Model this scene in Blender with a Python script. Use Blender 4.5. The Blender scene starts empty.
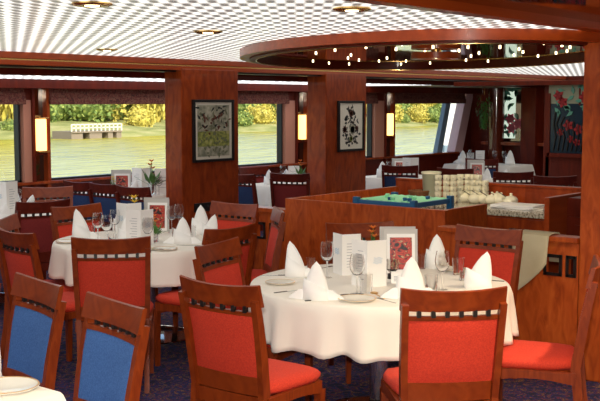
import bpy, bmesh, math, random
from mathutils import Vector, Matrix
random.seed(7)
C = bpy.context.scene.collection
PI = math.pi
# ------------------------------------------------------------------ camera
# world: X runs along the ship's windows, Y points out towards them, Z up; the camera stands over the origin
F = 1040.0; EYE = 1.72
PITCH = math.atan((200.5 - 102) / F); YAW = math.radians(39.1)
FW = Vector((math.cos(YAW) * math.cos(PITCH), math.sin(YAW) * math.cos(PITCH), -math.sin(PITCH)))
RT = Vector((math.sin(YAW), -math.cos(YAW), 0)); UP = RT.cross(FW)
cd = bpy.data.cameras.new('camera'); cam = bpy.data.objects.new('camera', cd); C.objects.link(cam)
cam.location = (0, 0, EYE); cam.rotation_euler = (PI / 2 - PITCH, 0, YAW - PI / 2)
cd.sensor_width = 36; cd.lens = F / 600 * 36; cd.clip_end = 600; cd.clip_start = .05
bpy.context.scene.camera = cam
def ray(x, y): return FW + RT * ((x - 300) / F) - UP * ((y - 200.5) / F)
def at(x, y, z):
    d = ray(x, y); return d * ((z - EYE) / d.z) + Vector((0, 0, EYE))
def atv(x, y, v):
    d = ray(x, y); return d * (v / d.y) + Vector((0, 0, EYE))
def atu(x, y, u):
    d = ray(x, y); return d * (u / d.x) + Vector((0, 0, EYE))

# ------------------------------------------------------------------ materials
def new_mat(name):
    m = bpy.data.materials.new(name); m.use_nodes = True
    n = m.node_tree.nodes; l = m.node_tree.links
    return m, n, l, n['Principled BSDF']
def setp(b, **k):
    for a, v in k.items():
        a = a.replace('_', ' ')
        if isinstance(v, tuple) and len(v) == 3: v = v + (1,)
        b.inputs[a].default_value = v
def plain(name, col, rough=.5, **k):
    m, n, l, b = new_mat(name); setp(b, Base_Color=col, Roughness=rough, **k); return m
def noise_mat(name, stops, scale=(8, 8, 8), rough=.5, detail=5, bump=0, bscale=60, dist=0, **k):
    m, n, l, b = new_mat(name)
    tc = n.new('ShaderNodeTexCoord'); mp = n.new('ShaderNodeMapping'); mp.inputs['Scale'].default_value = scale
    nz = n.new('ShaderNodeTexNoise'); nz.inputs['Scale'].default_value = 1; nz.inputs['Detail'].default_value = detail
    nz.inputs['Distortion'].default_value = dist
    cr = n.new('ShaderNodeValToRGB'); e = cr.color_ramp.elements
    e[0].position = stops[0][0]; e[0].color = stops[0][1] + (1,)
    e[1].position = stops[-1][0]; e[1].color = stops[-1][1] + (1,)
    for p, c in stops[1:-1]:
        q = e.new(p); q.color = c + (1,)
    l.new(tc.outputs['Object'], mp.inputs[0]); l.new(mp.outputs[0], nz.inputs['Vector'])
    l.new(nz.outputs['Fac'], cr.inputs[0]); l.new(cr.outputs[0], b.inputs['Base Color'])
    setp(b, Roughness=rough, **k)
    if bump:
        n2 = n.new('ShaderNodeTexNoise'); n2.inputs['Scale'].default_value = bscale
        bp = n.new('ShaderNodeBump'); bp.inputs['Strength'].default_value = bump; bp.inputs['Distance'].default_value = .004
        l.new(tc.outputs['Object'], n2.inputs['Vector']); l.new(n2.outputs['Fac'], bp.inputs['Height']); l.new(bp.outputs[0], b.inputs['Normal'])
    return m
M = {}
M['wood'] = noise_mat('cherry_burr', [(.3, (.18, .022, .003)), (.55, (.30, .042, .005)), (.75, (.40, .070, .009))], (12, 12, 4), .4, 8, dist=1.2, Coat_Weight=.18, Coat_Roughness=.06, Specular_IOR_Level=.25)
M['burr'] = noise_mat('cherry_burr_pale', [(.28, (.25, .034, .005)), (.5, (.39, .064, .009)), (.72, (.50, .10, .016))], (16, 16, 5), .4, 9, dist=1.5, Coat_Weight=.15, Coat_Roughness=.1, Specular_IOR_Level=.3)
M['burr_gloss'] = plain('polished_post', (.12, .02, .008), .12, Coat_Weight=1, Coat_Roughness=.03)
M['wood_dark'] = noise_mat('dark_cherry', [(.3, (.08, .007, .002)), (.7, (.15, .014, .003))], (8, 8, 2), .45, 6, dist=1, Coat_Weight=.12, Coat_Roughness=.1, Specular_IOR_Level=.2)
M['beam'] = noise_mat('beam_cherry', [(.3, (.30, .040, .005)), (.7, (.42, .062, .008))], (1.5, 20, 20), .35, 5, Coat_Weight=.2, Coat_Roughness=.1, Specular_IOR_Level=.3)
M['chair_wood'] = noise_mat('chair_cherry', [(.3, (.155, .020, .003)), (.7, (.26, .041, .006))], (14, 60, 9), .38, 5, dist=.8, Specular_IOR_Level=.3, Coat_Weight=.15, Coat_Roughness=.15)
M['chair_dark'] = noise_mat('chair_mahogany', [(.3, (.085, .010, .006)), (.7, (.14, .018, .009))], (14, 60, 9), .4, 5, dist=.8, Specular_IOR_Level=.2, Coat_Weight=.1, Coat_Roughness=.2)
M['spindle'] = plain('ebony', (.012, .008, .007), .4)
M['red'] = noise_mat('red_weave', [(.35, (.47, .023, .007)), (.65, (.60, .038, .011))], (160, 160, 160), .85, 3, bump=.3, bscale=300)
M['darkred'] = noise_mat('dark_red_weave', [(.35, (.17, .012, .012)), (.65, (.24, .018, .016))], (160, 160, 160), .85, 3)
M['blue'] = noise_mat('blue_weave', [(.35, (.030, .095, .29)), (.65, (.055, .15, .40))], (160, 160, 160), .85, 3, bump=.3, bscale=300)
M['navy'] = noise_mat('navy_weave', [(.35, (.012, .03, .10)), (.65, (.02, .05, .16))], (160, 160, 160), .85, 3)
M['cloth'] = noise_mat('white_linen', [(.3, (.80, .74, .66)), (.7, (.86, .81, .73))], (3, 3, 3), .75, 3, bump=.12, bscale=500)
M['napkin'] = plain('white_napkin', (.88, .87, .85), .7)
M['paper'] = plain('white_card', (.85, .83, .80), .5)
M['cream_card'] = plain('cream_card', (.78, .72, .60), .5)
M['greyframe'] = plain('grey_card', (.50, .47, .44), .4)
M['ink'] = plain('grey_ink', (.42, .42, .45), .6)
M['blueink'] = plain('pale_blue_ink', (.38, .52, .66), .6)
M['china'] = plain('cream_china', (.80, .76, .66), .15, Coat_Weight=.4)
M['cup'] = plain('cream_stoneware', (.88, .83, .62), .2, Coat_Weight=.4)
M['steel'] = plain('polished_steel', (.30, .285, .26), .15, Metallic=1)
M['brass'] = plain('brass', (.75, .48, .16), .25, Metallic=1)
M['gold'] = plain('gilt_metal', (.72, .42, .14), .3, Metallic=1)
M['chrome'] = plain('chrome', (.8, .78, .74), .06, Metallic=1)
M['black'] = plain('black_frame', (.012, .010, .010), .3)
M['blackgloss'] = plain('polished_black', (.02, .017, .016), .06, Coat_Weight=.5)
M['mirror'] = plain('tinted_mirror', (.80, .72, .62), .025, Metallic=1)
M['darkmirror'] = plain('dark_mirror', (.20, .16, .13), .05, Metallic=1)
M['leaf'] = noise_mat('leaf', [(.3, (.03, .10, .015)), (.7, (.10, .24, .04))], (40, 40, 40), .5)
M['orange'] = plain('orange_petal', (.85, .20, .02), .5)
M['yellow'] = plain('yellow_petal', (.85, .55, .03), .5)
M['pink'] = plain('pink_glass', (.88, .13, .22), .3)
M['redglass'] = plain('red_glass', (.36, .025, .03), .2)
M['greenglass'] = plain('green_glass', (.10, .30, .22), .2)
M['blueglass'] = plain('dark_blue_glass', (.006, .025, .045), .15)
M['paleglass'] = plain('pale_frosted_glass', (.28, .29, .20), .25)
M['towel'] = noise_mat('beige_linen', [(.3, (.50, .43, .27)), (.7, (.57, .50, .33))], (6, 6, 6), .9, 3, bump=.1, bscale=400)
M['granite'] = noise_mat('speckled_granite', [(.35, (.10, .085, .06)), (.5, (.42, .37, .28)), (.68, (.62, .57, .46))], (60, 60, 60), .2, 6, Coat_Weight=.3)
M['rackblue'] = plain('blue_plastic', (.012, .10, .24), .4)
M['rackgreen'] = plain('green_plastic', (.28, .74, .44), .45)
M['bucket'] = plain('sage_enamel', (.42, .42, .29), .35)
M['basket'] = noise_mat('wicker', [(.3, (.12, .04, .012)), (.7, (.26, .10, .03))], (90, 90, 140), .7)
M['pink_wood'] = plain('pale_rose_panel', (.55, .24, .16), .35)
M['rose'] = plain('rose_panel', (.80, .50, .50), .4)
M['gasket'] = plain('black_gasket', (.01, .01, .01), .5)
M['slate'] = plain('slate_blue_frame', (.22, .30, .38), .4)
M['white'] = plain('white_paint', (.78, .78, .76), .5)
M['cream'] = plain('cream_ceiling', (.62, .55, .44), .35, Coat_Weight=.3)
def emit(name, col, s):
    m, n, l, b = new_mat(name); setp(b, Base_Color=col, Emission_Color=col, Emission_Strength=s); return m
M['etched'] = emit('glowing_etched_glass', (.66, .80, .66), .45)  # glow put into the etched pane to brighten it, no lamp behind
M['lamp'] = emit('lamp_shade_glow', (1, .62, .20), 1.6)
M['bulb'] = emit('star_bulb', (1, .80, .48), 4)
M['spot'] = emit('downlight_bulb', (1, .72, .36), 6)
# luminous louvre ceiling: bright cells between dull metal blades
def louvre(name, p, lo, hi, tint):
    m, n, l, b = new_mat(name)
    tc = n.new('ShaderNodeTexCoord'); sp = n.new('ShaderNodeSeparateXYZ'); l.new(tc.outputs['Object'], sp.inputs[0])
    def mth(op, a, bb=None):
        q = n.new('ShaderNodeMath'); q.operation = op
        for i, v in enumerate((a, bb)):
            if v is None: continue
            if isinstance(v, (int, float)): q.inputs[i].default_value = v
            else: l.new(v, q.inputs[i])
        return q.outputs[0]
    rx = mth('ADD', mth('MULTIPLY', sp.outputs['X'], math.cos(YAW)), mth('MULTIPLY', sp.outputs['Y'], math.sin(YAW)))
    ry = mth('SUBTRACT', mth('MULTIPLY', sp.outputs['X'], math.sin(YAW)), mth('MULTIPLY', sp.outputs['Y'], math.cos(YAW)))
    ca = mth('COSINE', mth('MULTIPLY', rx, 2 * PI / (p * 3.6))); cb = mth('COSINE', mth('MULTIPLY', ry, 2 * PI / p))
    prod = mth('ADD', mth('MULTIPLY', mth('MULTIPLY', ca, cb), .5), .5)
    mr = n.new('ShaderNodeMapRange'); l.new(prod, mr.inputs[0])
    mr.inputs[1].default_value = .25; mr.inputs[2].default_value = .85; mr.inputs[3].default_value = lo; mr.inputs[4].default_value = hi
    l.new(mr.outputs[0], b.inputs['Emission Strength'])
    setp(b, Base_Color=(.35, .34, .31), Roughness=.35, Metallic=.6, Emission_Color=tint)
    return m
M['louvre'] = louvre('luminous_louvre', .082, .11, .86, (1, .97, .90))
M['strip'] = louvre('luminous_strip', .09, .3, 1.5, (.98, .97, 1))
# clear glass: transparent with a fresnel sheen
def glass(name, tint=(1, 1, 1), ior=1.45, rough=.01, extra=0):
    m = bpy.data.materials.new(name); m.use_nodes = True; n = m.node_tree.nodes; l = m.node_tree.links
    n.clear(); o = n.new('ShaderNodeOutputMaterial'); t = n.new('ShaderNodeBsdfTransparent'); g = n.new('ShaderNodeBsdfGlossy')
    t.inputs[0].default_value = tint + (1,); g.inputs['Roughness'].default_value = rough
    fr = n.new('ShaderNodeLayerWeight'); mx = n.new('ShaderNodeMixShader')
    pw = n.new('ShaderNodeMath'); pw.operation = 'POWER'; pw.inputs[1].default_value = ior
    l.new(fr.outputs['Facing'], pw.inputs[0])
    ad = n.new('ShaderNodeMath'); ad.operation = 'MULTIPLY_ADD'; ad.inputs[1].default_value = .6; ad.inputs[2].default_value = extra; ad.use_clamp = True
    l.new(pw.outputs[0], ad.inputs[0]); l.new(ad.outputs[0], mx.inputs[0]); l.new(t.outputs[0], mx.inputs[1]); l.new(g.outputs[0], mx.inputs[2]); l.new(mx.outputs[0], o.inputs[0])
    return m
gm, gn, gl, gb = new_mat('table_glass'); setp(gb, Base_Color=(1, 1, 1), Roughness=.03, IOR=1.45, Transmission_Weight=1.0); M['glass'] = gm
M['pane'] = glass('window_glass', (.98, .98, .96), 5, .01, .025)
# blind fabric, carpet
M['blind'] = noise_mat('floral_blind', [(.35, (.045, .012, .008)), (.5, (.16, .03, .02)), (.62, (.20, .10, .06)), (.7, (.09, .02, .012))], (22, 22, 30), .8, 6, dist=2)
def carpet():
    m, n, l, b = new_mat('navy_figured_carpet')
    tc = n.new('ShaderNodeTexCoord')
    v = n.new('ShaderNodeTexVoronoi'); v.inputs['Scale'].default_value = 5.5
    nz = n.new('ShaderNodeTexNoise'); nz.inputs['Scale'].default_value = 13; nz.inputs['Detail'].default_value = 4; nz.inputs['Distortion'].default_value = 2.5
    cr = n.new('ShaderNodeValToRGB'); cr.color_ramp.interpolation = 'CONSTANT'; e = cr.color_ramp.elements
    e[0].position = 0; e[0].color = (.004, .005, .03, 1); e[1].position = .44; e[1].color = (.008, .014, .11, 1)
    for p, c in ((.52, (.16, .014, .014, 1)), (.555, (.006, .009, .05, 1)), (.60, (.30, .15, .03, 1)), (.635, (.010, .012, .06, 1))):
        q = e.new(p); q.color = c
    l.new(tc.outputs['Object'], nz.inputs['Vector']); l.new(nz.outputs['Fac'], cr.inputs[0]); l.new(cr.outputs[0], b.inputs['Base Color'])
    setp(b, Roughness=.95); return m
M['carpet'] = carpet()
# outdoors
M['foliage'] = noise_mat('green_foliage', [(.3, (.07, .12, .02)), (.5, (.17, .24, .05)), (.72, (.42, .44, .10))], (2, 2, 2), .7, 6)
M['foliage_yellow'] = noise_mat('yellow_foliage', [(.3, (.30, .24, .04)), (.55, (.55, .46, .08)), (.72, (.72, .62, .16))], (2, 2, 2), .7, 6)
M['foliage_dark'] = noise_mat('dark_foliage', [(.3, (.03, .07, .02)), (.7, (.14, .20, .06))], (2, 2, 2), .7, 6)
M['bank'] = noise_mat('bank_grass', [(.3, (.18, .20, .05)), (.5, (.30, .30, .09)), (.7, (.44, .39, .17))], (.5, .9, 2), .9, 6)
M['bark'] = plain('bark', (.10, .07, .04), .9)
M['stone'] = plain('brown_stone', (.24, .19, .14), .9)
def water():
    m, n, l, b = new_mat('river_surface')
    tc = n.new('ShaderNodeTexCoord'); mp = n.new('ShaderNodeMapping'); mp.inputs['Scale'].default_value = (.35, 1.6, 1)
    mp.inputs['Rotation'].default_value = (0, 0, math.radians(-40))
    nz = n.new('ShaderNodeTexNoise'); nz.inputs['Scale'].default_value = 1; nz.inputs['Detail'].default_value = 6
    cr = n.new('ShaderNodeValToRGB'); e = cr.color_ramp.elements
    e[0].position = .35; e[0].color = (.30, .26, .02, 1); e[1].position = .68; e[1].color = (.52, .46, .06, 1)  # yellow-green of the reflected trees is put into the base colour
    bp = n.new('ShaderNodeBump'); bp.inputs['Strength'].default_value = .5; bp.inputs['Distance'].default_value = .3
    l.new(tc.outputs['Object'], mp.inputs[0]); l.new(mp.outputs[0], nz.inputs['Vector']); l.new(nz.outputs['Fac'], cr.inputs[0])
    l.new(cr.outputs[0], b.inputs['Base Color']); l.new(nz.outputs['Fac'], bp.inputs['Height']); l.new(bp.outputs[0], b.inputs['Normal'])
    setp(b, Roughness=.25); b.inputs['Specular IOR Level'].default_value = .22
    return m
M['water'] = water()

# ------------------------------------------------------------------ mesh builder
class MB:
    def __init__(s): s.bm = bmesh.new()
    def box(s, a, b, bev=0, rot=None, org=None):
        a, b = Vector(a), Vector(b); c = (a + b) / 2; d = b - a
        r = bmesh.ops.create_cube(s.bm, size=1)
        vs = r['verts']
        bmesh.ops.scale(s.bm, vec=(abs(d.x), abs(d.y), abs(d.z)), verts=vs)
        bmesh.ops.translate(s.bm, vec=c, verts=vs)
        if rot is not None: bmesh.ops.rotate(s.bm, cent=org if org is not None else c, matrix=rot, verts=vs)
        if bev:
            es = {e for v in vs for e in v.link_edges}
            bmesh.ops.bevel(s.bm, geom=list(es), offset=bev, segments=2, affect='EDGES', profile=.6)
        return s
    def lathe(s, prof, c=(0, 0, 0), n=24, sx=1, sy=1):
        rings = []
        for r, z in prof:
            if r < 1e-6: rings.append([s.bm.verts.new((c[0], c[1], c[2] + z))])
            else: rings.append([s.bm.verts.new((c[0] + sx * r * math.cos(2 * PI * i / n), c[1] + sy * r * math.sin(2 * PI * i / n), c[2] + z)) for i in range(n)])
        for A, B in zip(rings, rings[1:]):
            for i in range(n):
                j = (i + 1) % n
                if len(A) == 1 and len(B) == 1: continue
                if len(A) == 1: s.bm.faces.new((A[0], B[j], B[i]))
                elif len(B) == 1: s.bm.faces.new((A[i], A[j], B[0]))
                else: s.bm.faces.new((A[i], A[j], B[j], B[i]))
        return s
    def loft(s, rings, cap=True, closed=True):
        R = [[s.bm.verts.new(p) for p in r] for r in rings]; n = len(R[0])
        for A, B in zip(R, R[1:]):
            for i in range(n if closed else n - 1):
                j = (i + 1) % n; s.bm.faces.new((A[i], A[j], B[j], B[i]))
        if cap and closed:
            s.bm.faces.new(R[0][::-1]); s.bm.faces.new(R[-1])
        return s
    def sweep(s, pts, wx, wd):
        """rectangular bar along points of the YZ plane at x: pts = (x, y, z)"""
        rings = []
        for i, p in enumerate(pts):
            p = Vector(p); a = Vector(pts[max(i - 1, 0)]); b = Vector(pts[min(i + 1, len(pts) - 1)]); t = (b - a).normalized()
            X = Vector((1, 0, 0)); N = X.cross(t).normalized()
            w = wx if not callable(wx) else wx(i / (len(pts) - 1)); d = wd if not callable(wd) else wd(i / (len(pts) - 1))
            rings.append([p + X * w / 2 + N * d / 2, p - X * w / 2 + N * d / 2, p - X * w / 2 - N * d / 2, p + X * w / 2 - N * d / 2])
        return s.loft(rings)
    def tube(s, pts, r, n=8):
        rings = []
        for i, p in enumerate(pts):
            p = Vector(p); a = Vector(pts[max(i - 1, 0)]); b = Vector(pts[min(i + 1, len(pts) - 1)]); t = (b - a).normalized()
            q = Vector((0, 0, 1)) if abs(t.z) < .9 else Vector((1, 0, 0)); A = t.cross(q).normalized(); B = t.cross(A)
            rr = r(i / (len(pts) - 1)) if callable(r) else r
            rings.append([p + (A * math.cos(2 * PI * k / n) + B * math.sin(2 * PI * k / n)) * rr for k in range(n)])
        return s.loft(rings)
    def poly(s, pts, thick):
        """flat polygon extruded by the vector thick"""
        t = Vector(thick); a = [Vector(p) for p in pts]
        return s.loft([a, [p + t for p in a]])
    def ell(s, c, r, sub=2):
        res = bmesh.ops.create_icosphere(s.bm, subdivisions=sub, radius=1)
        bmesh.ops.scale(s.bm, vec=r if isinstance(r, tuple) else (r, r, r), verts=res['verts'])
        bmesh.ops.translate(s.bm, vec=c, verts=res['verts']); return s
    def build(s, name, mat, parent=None, smooth=False, loc=None, mod=None):
        bmesh.ops.recalc_face_normals(s.bm, faces=s.bm.faces)
        me = bpy.data.meshes.new(name); s.bm.to_mesh(me); s.bm.free()
        me.materials.append(M[mat] if isinstance(mat, str) else mat)
        if smooth:
            for p in me.polygons: p.use_smooth = True
            try: me.set_sharp_from_angle(angle=math.radians(smooth if smooth is not True else 40))
            except Exception: pass
        o = bpy.data.objects.new(name, me); C.objects.link(o)
        if parent: o.parent = parent
        if loc is not None: o.location = loc
        return o
def tag(o, label, cat, group=None, kind=None):
    o['label'] = label; o['category'] = cat
    if group: o['group'] = group
    if kind: o['kind'] = kind
    return o
def thing(name, label, cat, loc=(0, 0, 0), rz=0, group=None):
    o = bpy.data.objects.new(name, None); C.objects.link(o); o.location = loc; o.rotation_euler = (0, 0, rz); o.empty_display_size = .1
    return tag(o, label, cat, group)
def struct(o): o['kind'] = 'structure'; return o
def copy_tree(o, parent=None):
    c = o.copy(); C.objects.link(c)
    if parent: c.parent = parent
    for ch in o.children: copy_tree(ch, c)
    return c
class Kind:
    """first use gives the prototype itself, later uses give copies of it and its parts"""
    def __init__(s, make): s.make = make; s.proto = None
    def put(s, loc, rz, label, cat, group=None, sc=1):
        if s.proto is None: s.proto = o = s.make()
        else: o = copy_tree(s.proto)
        o.location = loc; o.rotation_euler = (0, 0, rz); o.scale = (sc, sc, sc) if not isinstance(sc, tuple) else sc
        if 'group' in o and not group: del o['group']
        return tag(o, label, cat, group)
def SB(name, a, b, mat, bev=0, kind=True):
    o = MB().box(a, b, bev).build(name, mat)
    return struct(o) if kind else o

# ------------------------------------------------------------------ room shell
VW = 9.12                                          # window wall
SB('floor', (-2.2, -2.2, -.1), (17.2, 9.4, 0), 'carpet')
SB('wall_rear', (-2.2, -2.2, 0), (-2.0, 9.4, 2.3), 'wood_dark')
SB('wall_aisle', (-2.2, -2.2, 0), (17.2, -2.0, 2.3), 'wood_dark')
SB('ceiling_slab', (-2.4, -2.4, 2.3), (17.4, 9.5, 2.4), 'wood_dark')
SILL = .88; HEAD = 1.70
# window wall: below the sills, head band, and the piers between
SB('wall_window', (-2.0, VW, 0), (17.0, VW + .14, SILL - .03), 'wood_dark')
SB('trim_head', (-2.0, VW - .02, 1.86), (17.0, VW + .14, 2.3), 'wood_dark')
SB('trim_sill', (-2.0, VW - .06, SILL - .03), (15.45, VW + .14, SILL), 'wood', .006)
wins = [(2.9, 6.61), (6.94, 10.87), (11.36, 12.99), (13.5, 15.30)]
for i, (a, b) in enumerate(wins):
    w = bpy.data.objects.new('window_%d' % (i + 1), None); C.objects.link(w); struct(w); w['label'] = 'wide saloon window looking onto the river'
    z0, z1 = SILL, 1.88
    fr = MB()
    if i < 3:
        fr.box((a, VW + .02, z0), (a + .025, VW + .10, z1)); fr.box((b - .025, VW + .02, z0), (b, VW + .10, z1)); fr.box((a, VW + .02, z0), (b, VW + .10, z0 + .02))
        fr.build('window_frame', 'gasket', w)
        MB().box((a, VW + .055, z0), (b, VW + .061, z1)).build('pane', 'pane', w)
    else:
        # bow window: its far edge leans with the hull
        t = (0, .08, 0)
        fr.box((a, VW + .02, z0), (a + .025, VW + .10, z1))
        fr.build('window_frame', 'gasket', w)
        MB().poly([(14.86, VW + .02, z0), (15.02, VW + .02, z0), (15.34, VW + .02, z1), (15.20, VW + .02, z1)], t).build('slanted_mullion', 'slate', w)
        MB().poly([(a, VW + .055, z0), (15.5, VW + .055, z0), (15.8, VW + .055, z1), (a, VW + .055, z1)], (0, .006, 0)).build('pane', 'pane', w)
o = struct(MB().poly([(15.36, VW - .02, SILL - .02), (15.62, VW - .02, SILL - .02), (15.98, VW - .02, 1.88), (15.74, VW - .02, 1.88)], (0, .16, 0)).build('trim_bow_jamb', 'rose'))
struct(MB().poly([(15.62, VW, SILL - .03), (17, VW, SILL - .03), (17, VW, 1.88), (15.98, VW, 1.88)], (0, .14, 0)).build('wall_bow', 'wood_dark'))
SB('wall_after', (-2.0, VW, SILL), (2.9, VW + .14, 1.88), 'wood_dark')
# piers: pale rose panel, dark mirrored niche with a sconce, slim post
sconce_lab = ['glowing amber sconce between the two widest windows', 'glowing amber sconce left of the pillar with the dark plant picture', 'glowing amber sconce beside the bow window']
def mk_sconce():
    t = thing('wall_sconce', '', '')
    MB().lathe([(0, -.17), (.055, -.17), (.06, -.16), (.06, .16), (.055, .17), (0, .17)], n=20, sy=.8).build('shade', 'lamp', t, 40)
    m = MB(); m.box((-.065, -.055, -.185), (.065, .055, -.168), .004); m.build('bottom_bracket', 'brass', t)
    MB().box((-.065, -.055, .168), (.065, .055, .182), .004).build('top_bracket', 'brass', t)
    MB().box((-.04, .048, -.2), (.04, .066, .2), .003).build('back_plate', 'brass', t)
    return t
K_sconce = Kind(mk_sconce)
for i, (a, b, c) in enumerate(((6.61, 6.72, 6.90), (10.87, 11.09, 11.32), (12.99, 13.25, 13.47))):
    SB('trim_pier_panel', (a + .015, VW - .02, SILL), (b, VW + .14, 1.74), 'pink_wood')
    SB('trim_pier_head', (a, VW - .015, 1.74), (b, VW + .14, 1.88), 'wood_dark')
    SB('trim_pier_post', (b, VW - .05, .0), (b + .03, VW + .14, 1.95), 'wood_dark')
    SB('trim_pier_mirror', (b + .03, VW + .02, SILL), (c, VW + .14, 1.88), 'darkmirror')
    SB('trim_pier_shelf', (b + .03, VW - .05, 1.16), (c, VW + .02, 1.18), 'wood_dark')
    SB('trim_pier_stop', (c, VW - .05, .0), (c + .04, VW + .14, 1.95), 'wood')
    K_sconce.put(((b + .03 + c) / 2, VW - .045, 1.375), 0, sconce_lab[i], 'wall lamp', 'amber sconces between the windows')
# roman blinds
bl = ['folded floral roman blind on the window nearest the stern', 'folded floral roman blind on the window behind the picture of pale foliage', 'short folded floral roman blind on the narrow window', 'folded floral roman blind on the bow window']
for i, (a, b) in enumerate(((2.9, 6.62), (6.93, 10.90), (11.35, 13.0), (13.48, 15.62))):
    t = thing('roman_blind', bl[i], 'blind', ((a + b) / 2, VW - .02, 1.88), 0, 'roman blinds')
    w = (b - a) / 2
    for k, (z0, z1, d) in enumerate(((-.01, -.09, .035), (-.06, -.14, .05), (-.11, -.185, .062))):
        MB().box((-w, -d, z1), (w, -.005 - .004 * k, z0), .008).build('fold', 'blind', t)
    MB().box((-w, -.04, -.012), (w, -.002, .0)).build('head_rail', 'wood_dark', t)
# end wall of the saloon
EU = 15.6
SB('wall_bow_end', (EU + .35, -2.0, 0), (17.0, VW, 2.3), 'wood_dark')
SB('trim_end_sill', (EU + .12, 4.2, 1.0), (EU + .36, 8.8, 1.05), 'wood')
# ------------------------------------------------------------------ ceilings and beams
CZ = 2.14
struct(MB().box((-2.0, 2.60, CZ), (17.0, 7.42, CZ + .03)).build('ceiling_luminous', 'louvre'))
struct(MB().box((-2.0, 7.86, 1.955), (12.6, 8.92, 1.97)).build('ceiling_luminous_strip', 'strip'))
struct(MB().box((12.6, 7.86, 1.955), (17, 8.92, 1.97)).build('ceiling_bow', 'cream'))
struct(MB().box((-2.0, -2.0, 2.18), (17.0, 2.5, 2.21)).build('ceiling_mirror', 'darkmirror'))
SB('trim_1', (-2.0, 7.38, 2.085), (17.0, 7.62, 2.16), 'beam', .004)
SB('trim_2', (-2.0, 7.40, 2.072), (17.0, 7.60, 2.086), 'brass')
SB('trim_3', (-2.0, 7.39, 2.03), (17.0, 7.64, 2.072), 'beam', .004)
SB('trim_4', (-2.0, 7.45, 2.015), (17.0, 7.90, 2.03), 'black')
SB('trim_5', (-2.0, 7.76, 1.958), (17.0, 7.86, 2.02), 'wood_dark', .003)
SB('trim_6', (-2.0, 8.92, 1.86), (17.0, VW, 2.0), 'wood_dark', .003)
SB('trim_7', (-2.0, 2.50, CZ - .005), (6.05, 2.60, 2.26), 'beam', .008)
SB('trim_8', (6.4, 2.50, CZ - .005), (17.0, 2.60, 2.26), 'beam', .008)
# elliptical mirrored recess with its timber rim
RC = Vector((7.40, 4.67, 0)); RA, RB = 2.65, 1.51; RTH = math.atan2(.66, .75)
def ellp(k, off, z, n=120):
    a = 2 * PI * k / n; q = Vector(((RA + off) * math.cos(a), (RB + off) * math.sin(a), 0))
    return RC + Matrix.Rotation(RTH, 3, 'Z') @ q + Vector((0, 0, z))
def band(name, mat, o0, o1, z0, z1, n=120):
    b = MB(); bm = b.bm
    R = [[bm.verts.new(ellp(k, o, z, n)) for k in range(n)] for o, z in ((o0, z0), (o1, z0), (o1, z1), (o0, z1))]
    for q in range(4):
        for k in range(n):
            bm.faces.new((R[q][k], R[q][(k + 1) % n], R[(q + 1) % 4][(k + 1) % n], R[(q + 1) % 4][k]))
    return b.build(name, mat, None, 40)
struct(band('trim_9', 'beam', -.05, .03, 2.075, CZ + .005))
struct(band('trim_10', 'wood_dark', -.10, -.05, 2.062, 2.11))
struct(band('trim_11', 'brass', -.106, -.10, 2.058, 2.066))
b = MB(); b.bm.faces.new([b.bm.verts.new(ellp(k, -.06, 2.108)) for k in range(120)]); r = bmesh.ops.extrude_face_region(b.bm, geom=list(b.bm.faces))
bmesh.ops.translate(b.bm, vec=(0, 0, .02), verts=[v for v in r['geom'] if isinstance(v, bmesh.types.BMVert)])
struct(b.build('ceiling_mirror_recess', 'mirror'))
# pillars
SB('pillar', (7.235, 7.38, 0), (8.06, 7.62, 2.05), 'wood', .012)
SB('pillar', (9.56, 7.38, 0), (10.36, 7.66, 2.05), 'wood', .012)
SB('pillar', (6.02, 1.75, 0), (6.42, 2.675, 2.24), 'burr', .012)
# downlights in the luminous ceiling
def mk_down():
    t = thing('downlight', '', '')
    MB().lathe([(.035, 0), (.085, 0), (.088, -.006), (.07, -.014), (.04, -.012), (.035, 0)], n=28).build('trim_ring', 'brass', t, 40)
    MB().lathe([(0, -.018), (.03, -.014), (.036, 0), (0, 0)], n=16).build('bulb', 'spot', t, 40)
    return t
K_down = Kind(mk_down)
for p, lab in (((92, 3), 'brass downlight at the top edge of the photo, above the wide window'), ((107, 49), 'small far brass downlight near the beam by the window'), ((208, 31), 'brass downlight in front of the pale foliage picture pillar'), ((352, 8), 'brass downlight above the timber ceiling ring')):
    K_down.put(at(p[0], p[1], CZ - .001), 0, lab, 'ceiling light', 'brass downlights')
# star lights hanging from the mirror
stars = [(479, 41), (433, 47), (468, 47), (479, 53), (471, 56), (488, 61), (500, 47), (515, 41), (519, 49), (523, 52), (514, 55), (538, 56), (544, 43), (556, 53), (562, 45), (570, 47), (567, 51), (430, 63), (459, 51), (466, 60), (425, 52), (316, 53), (335, 50), (351, 55), (348, 58), (359, 60), (329, 63), (349, 64), (366, 47), (396, 49), (402, 44), (379, 61), (401, 64), (387, 58), (406, 61), (313, 61)]
b = MB(); b.lathe([(0, .0), (.005, 0), (.008, -.003), (.009, -.008), (.005, -.012), (0, -.013)], n=10)
star = b.build('star_light', 'bulb')
for i, p in enumerate(stars):
    s_ = star if i == 0 else star.copy()
    if i: C.objects.link(s_)
    s_.location = at(p[0], p[1], 2.108); tag(s_, 'tiny warm star light dotted over the mirrored ceiling recess', 'ceiling light', 'star lights in the mirrored recess')
q = at(436, 56, 2.07)
t = thing('ring_pendant', 'round wooden ring light hanging under the mirrored recess', 'ceiling light', (q.x, q.y, 2.107)); t_ring = t
MB().lathe([(.15, -.06), (.19, -.06), (.19, -.012), (.15, -.012), (.15, -.06)], n=40).build('wooden_ring', 'beam', t, 40)
MB().lathe([(0, 0), (.04, 0), (.04, -.03), (.025, -.04), (0, -.04)], n=20).build('canopy', 'brass', t, 40)
MB().lathe([(0, -.056), (.03, -.05), (.035, -.04), (0, -.04)], n=16).build('bulb', 'spot', t, 40)
m = MB()
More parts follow.
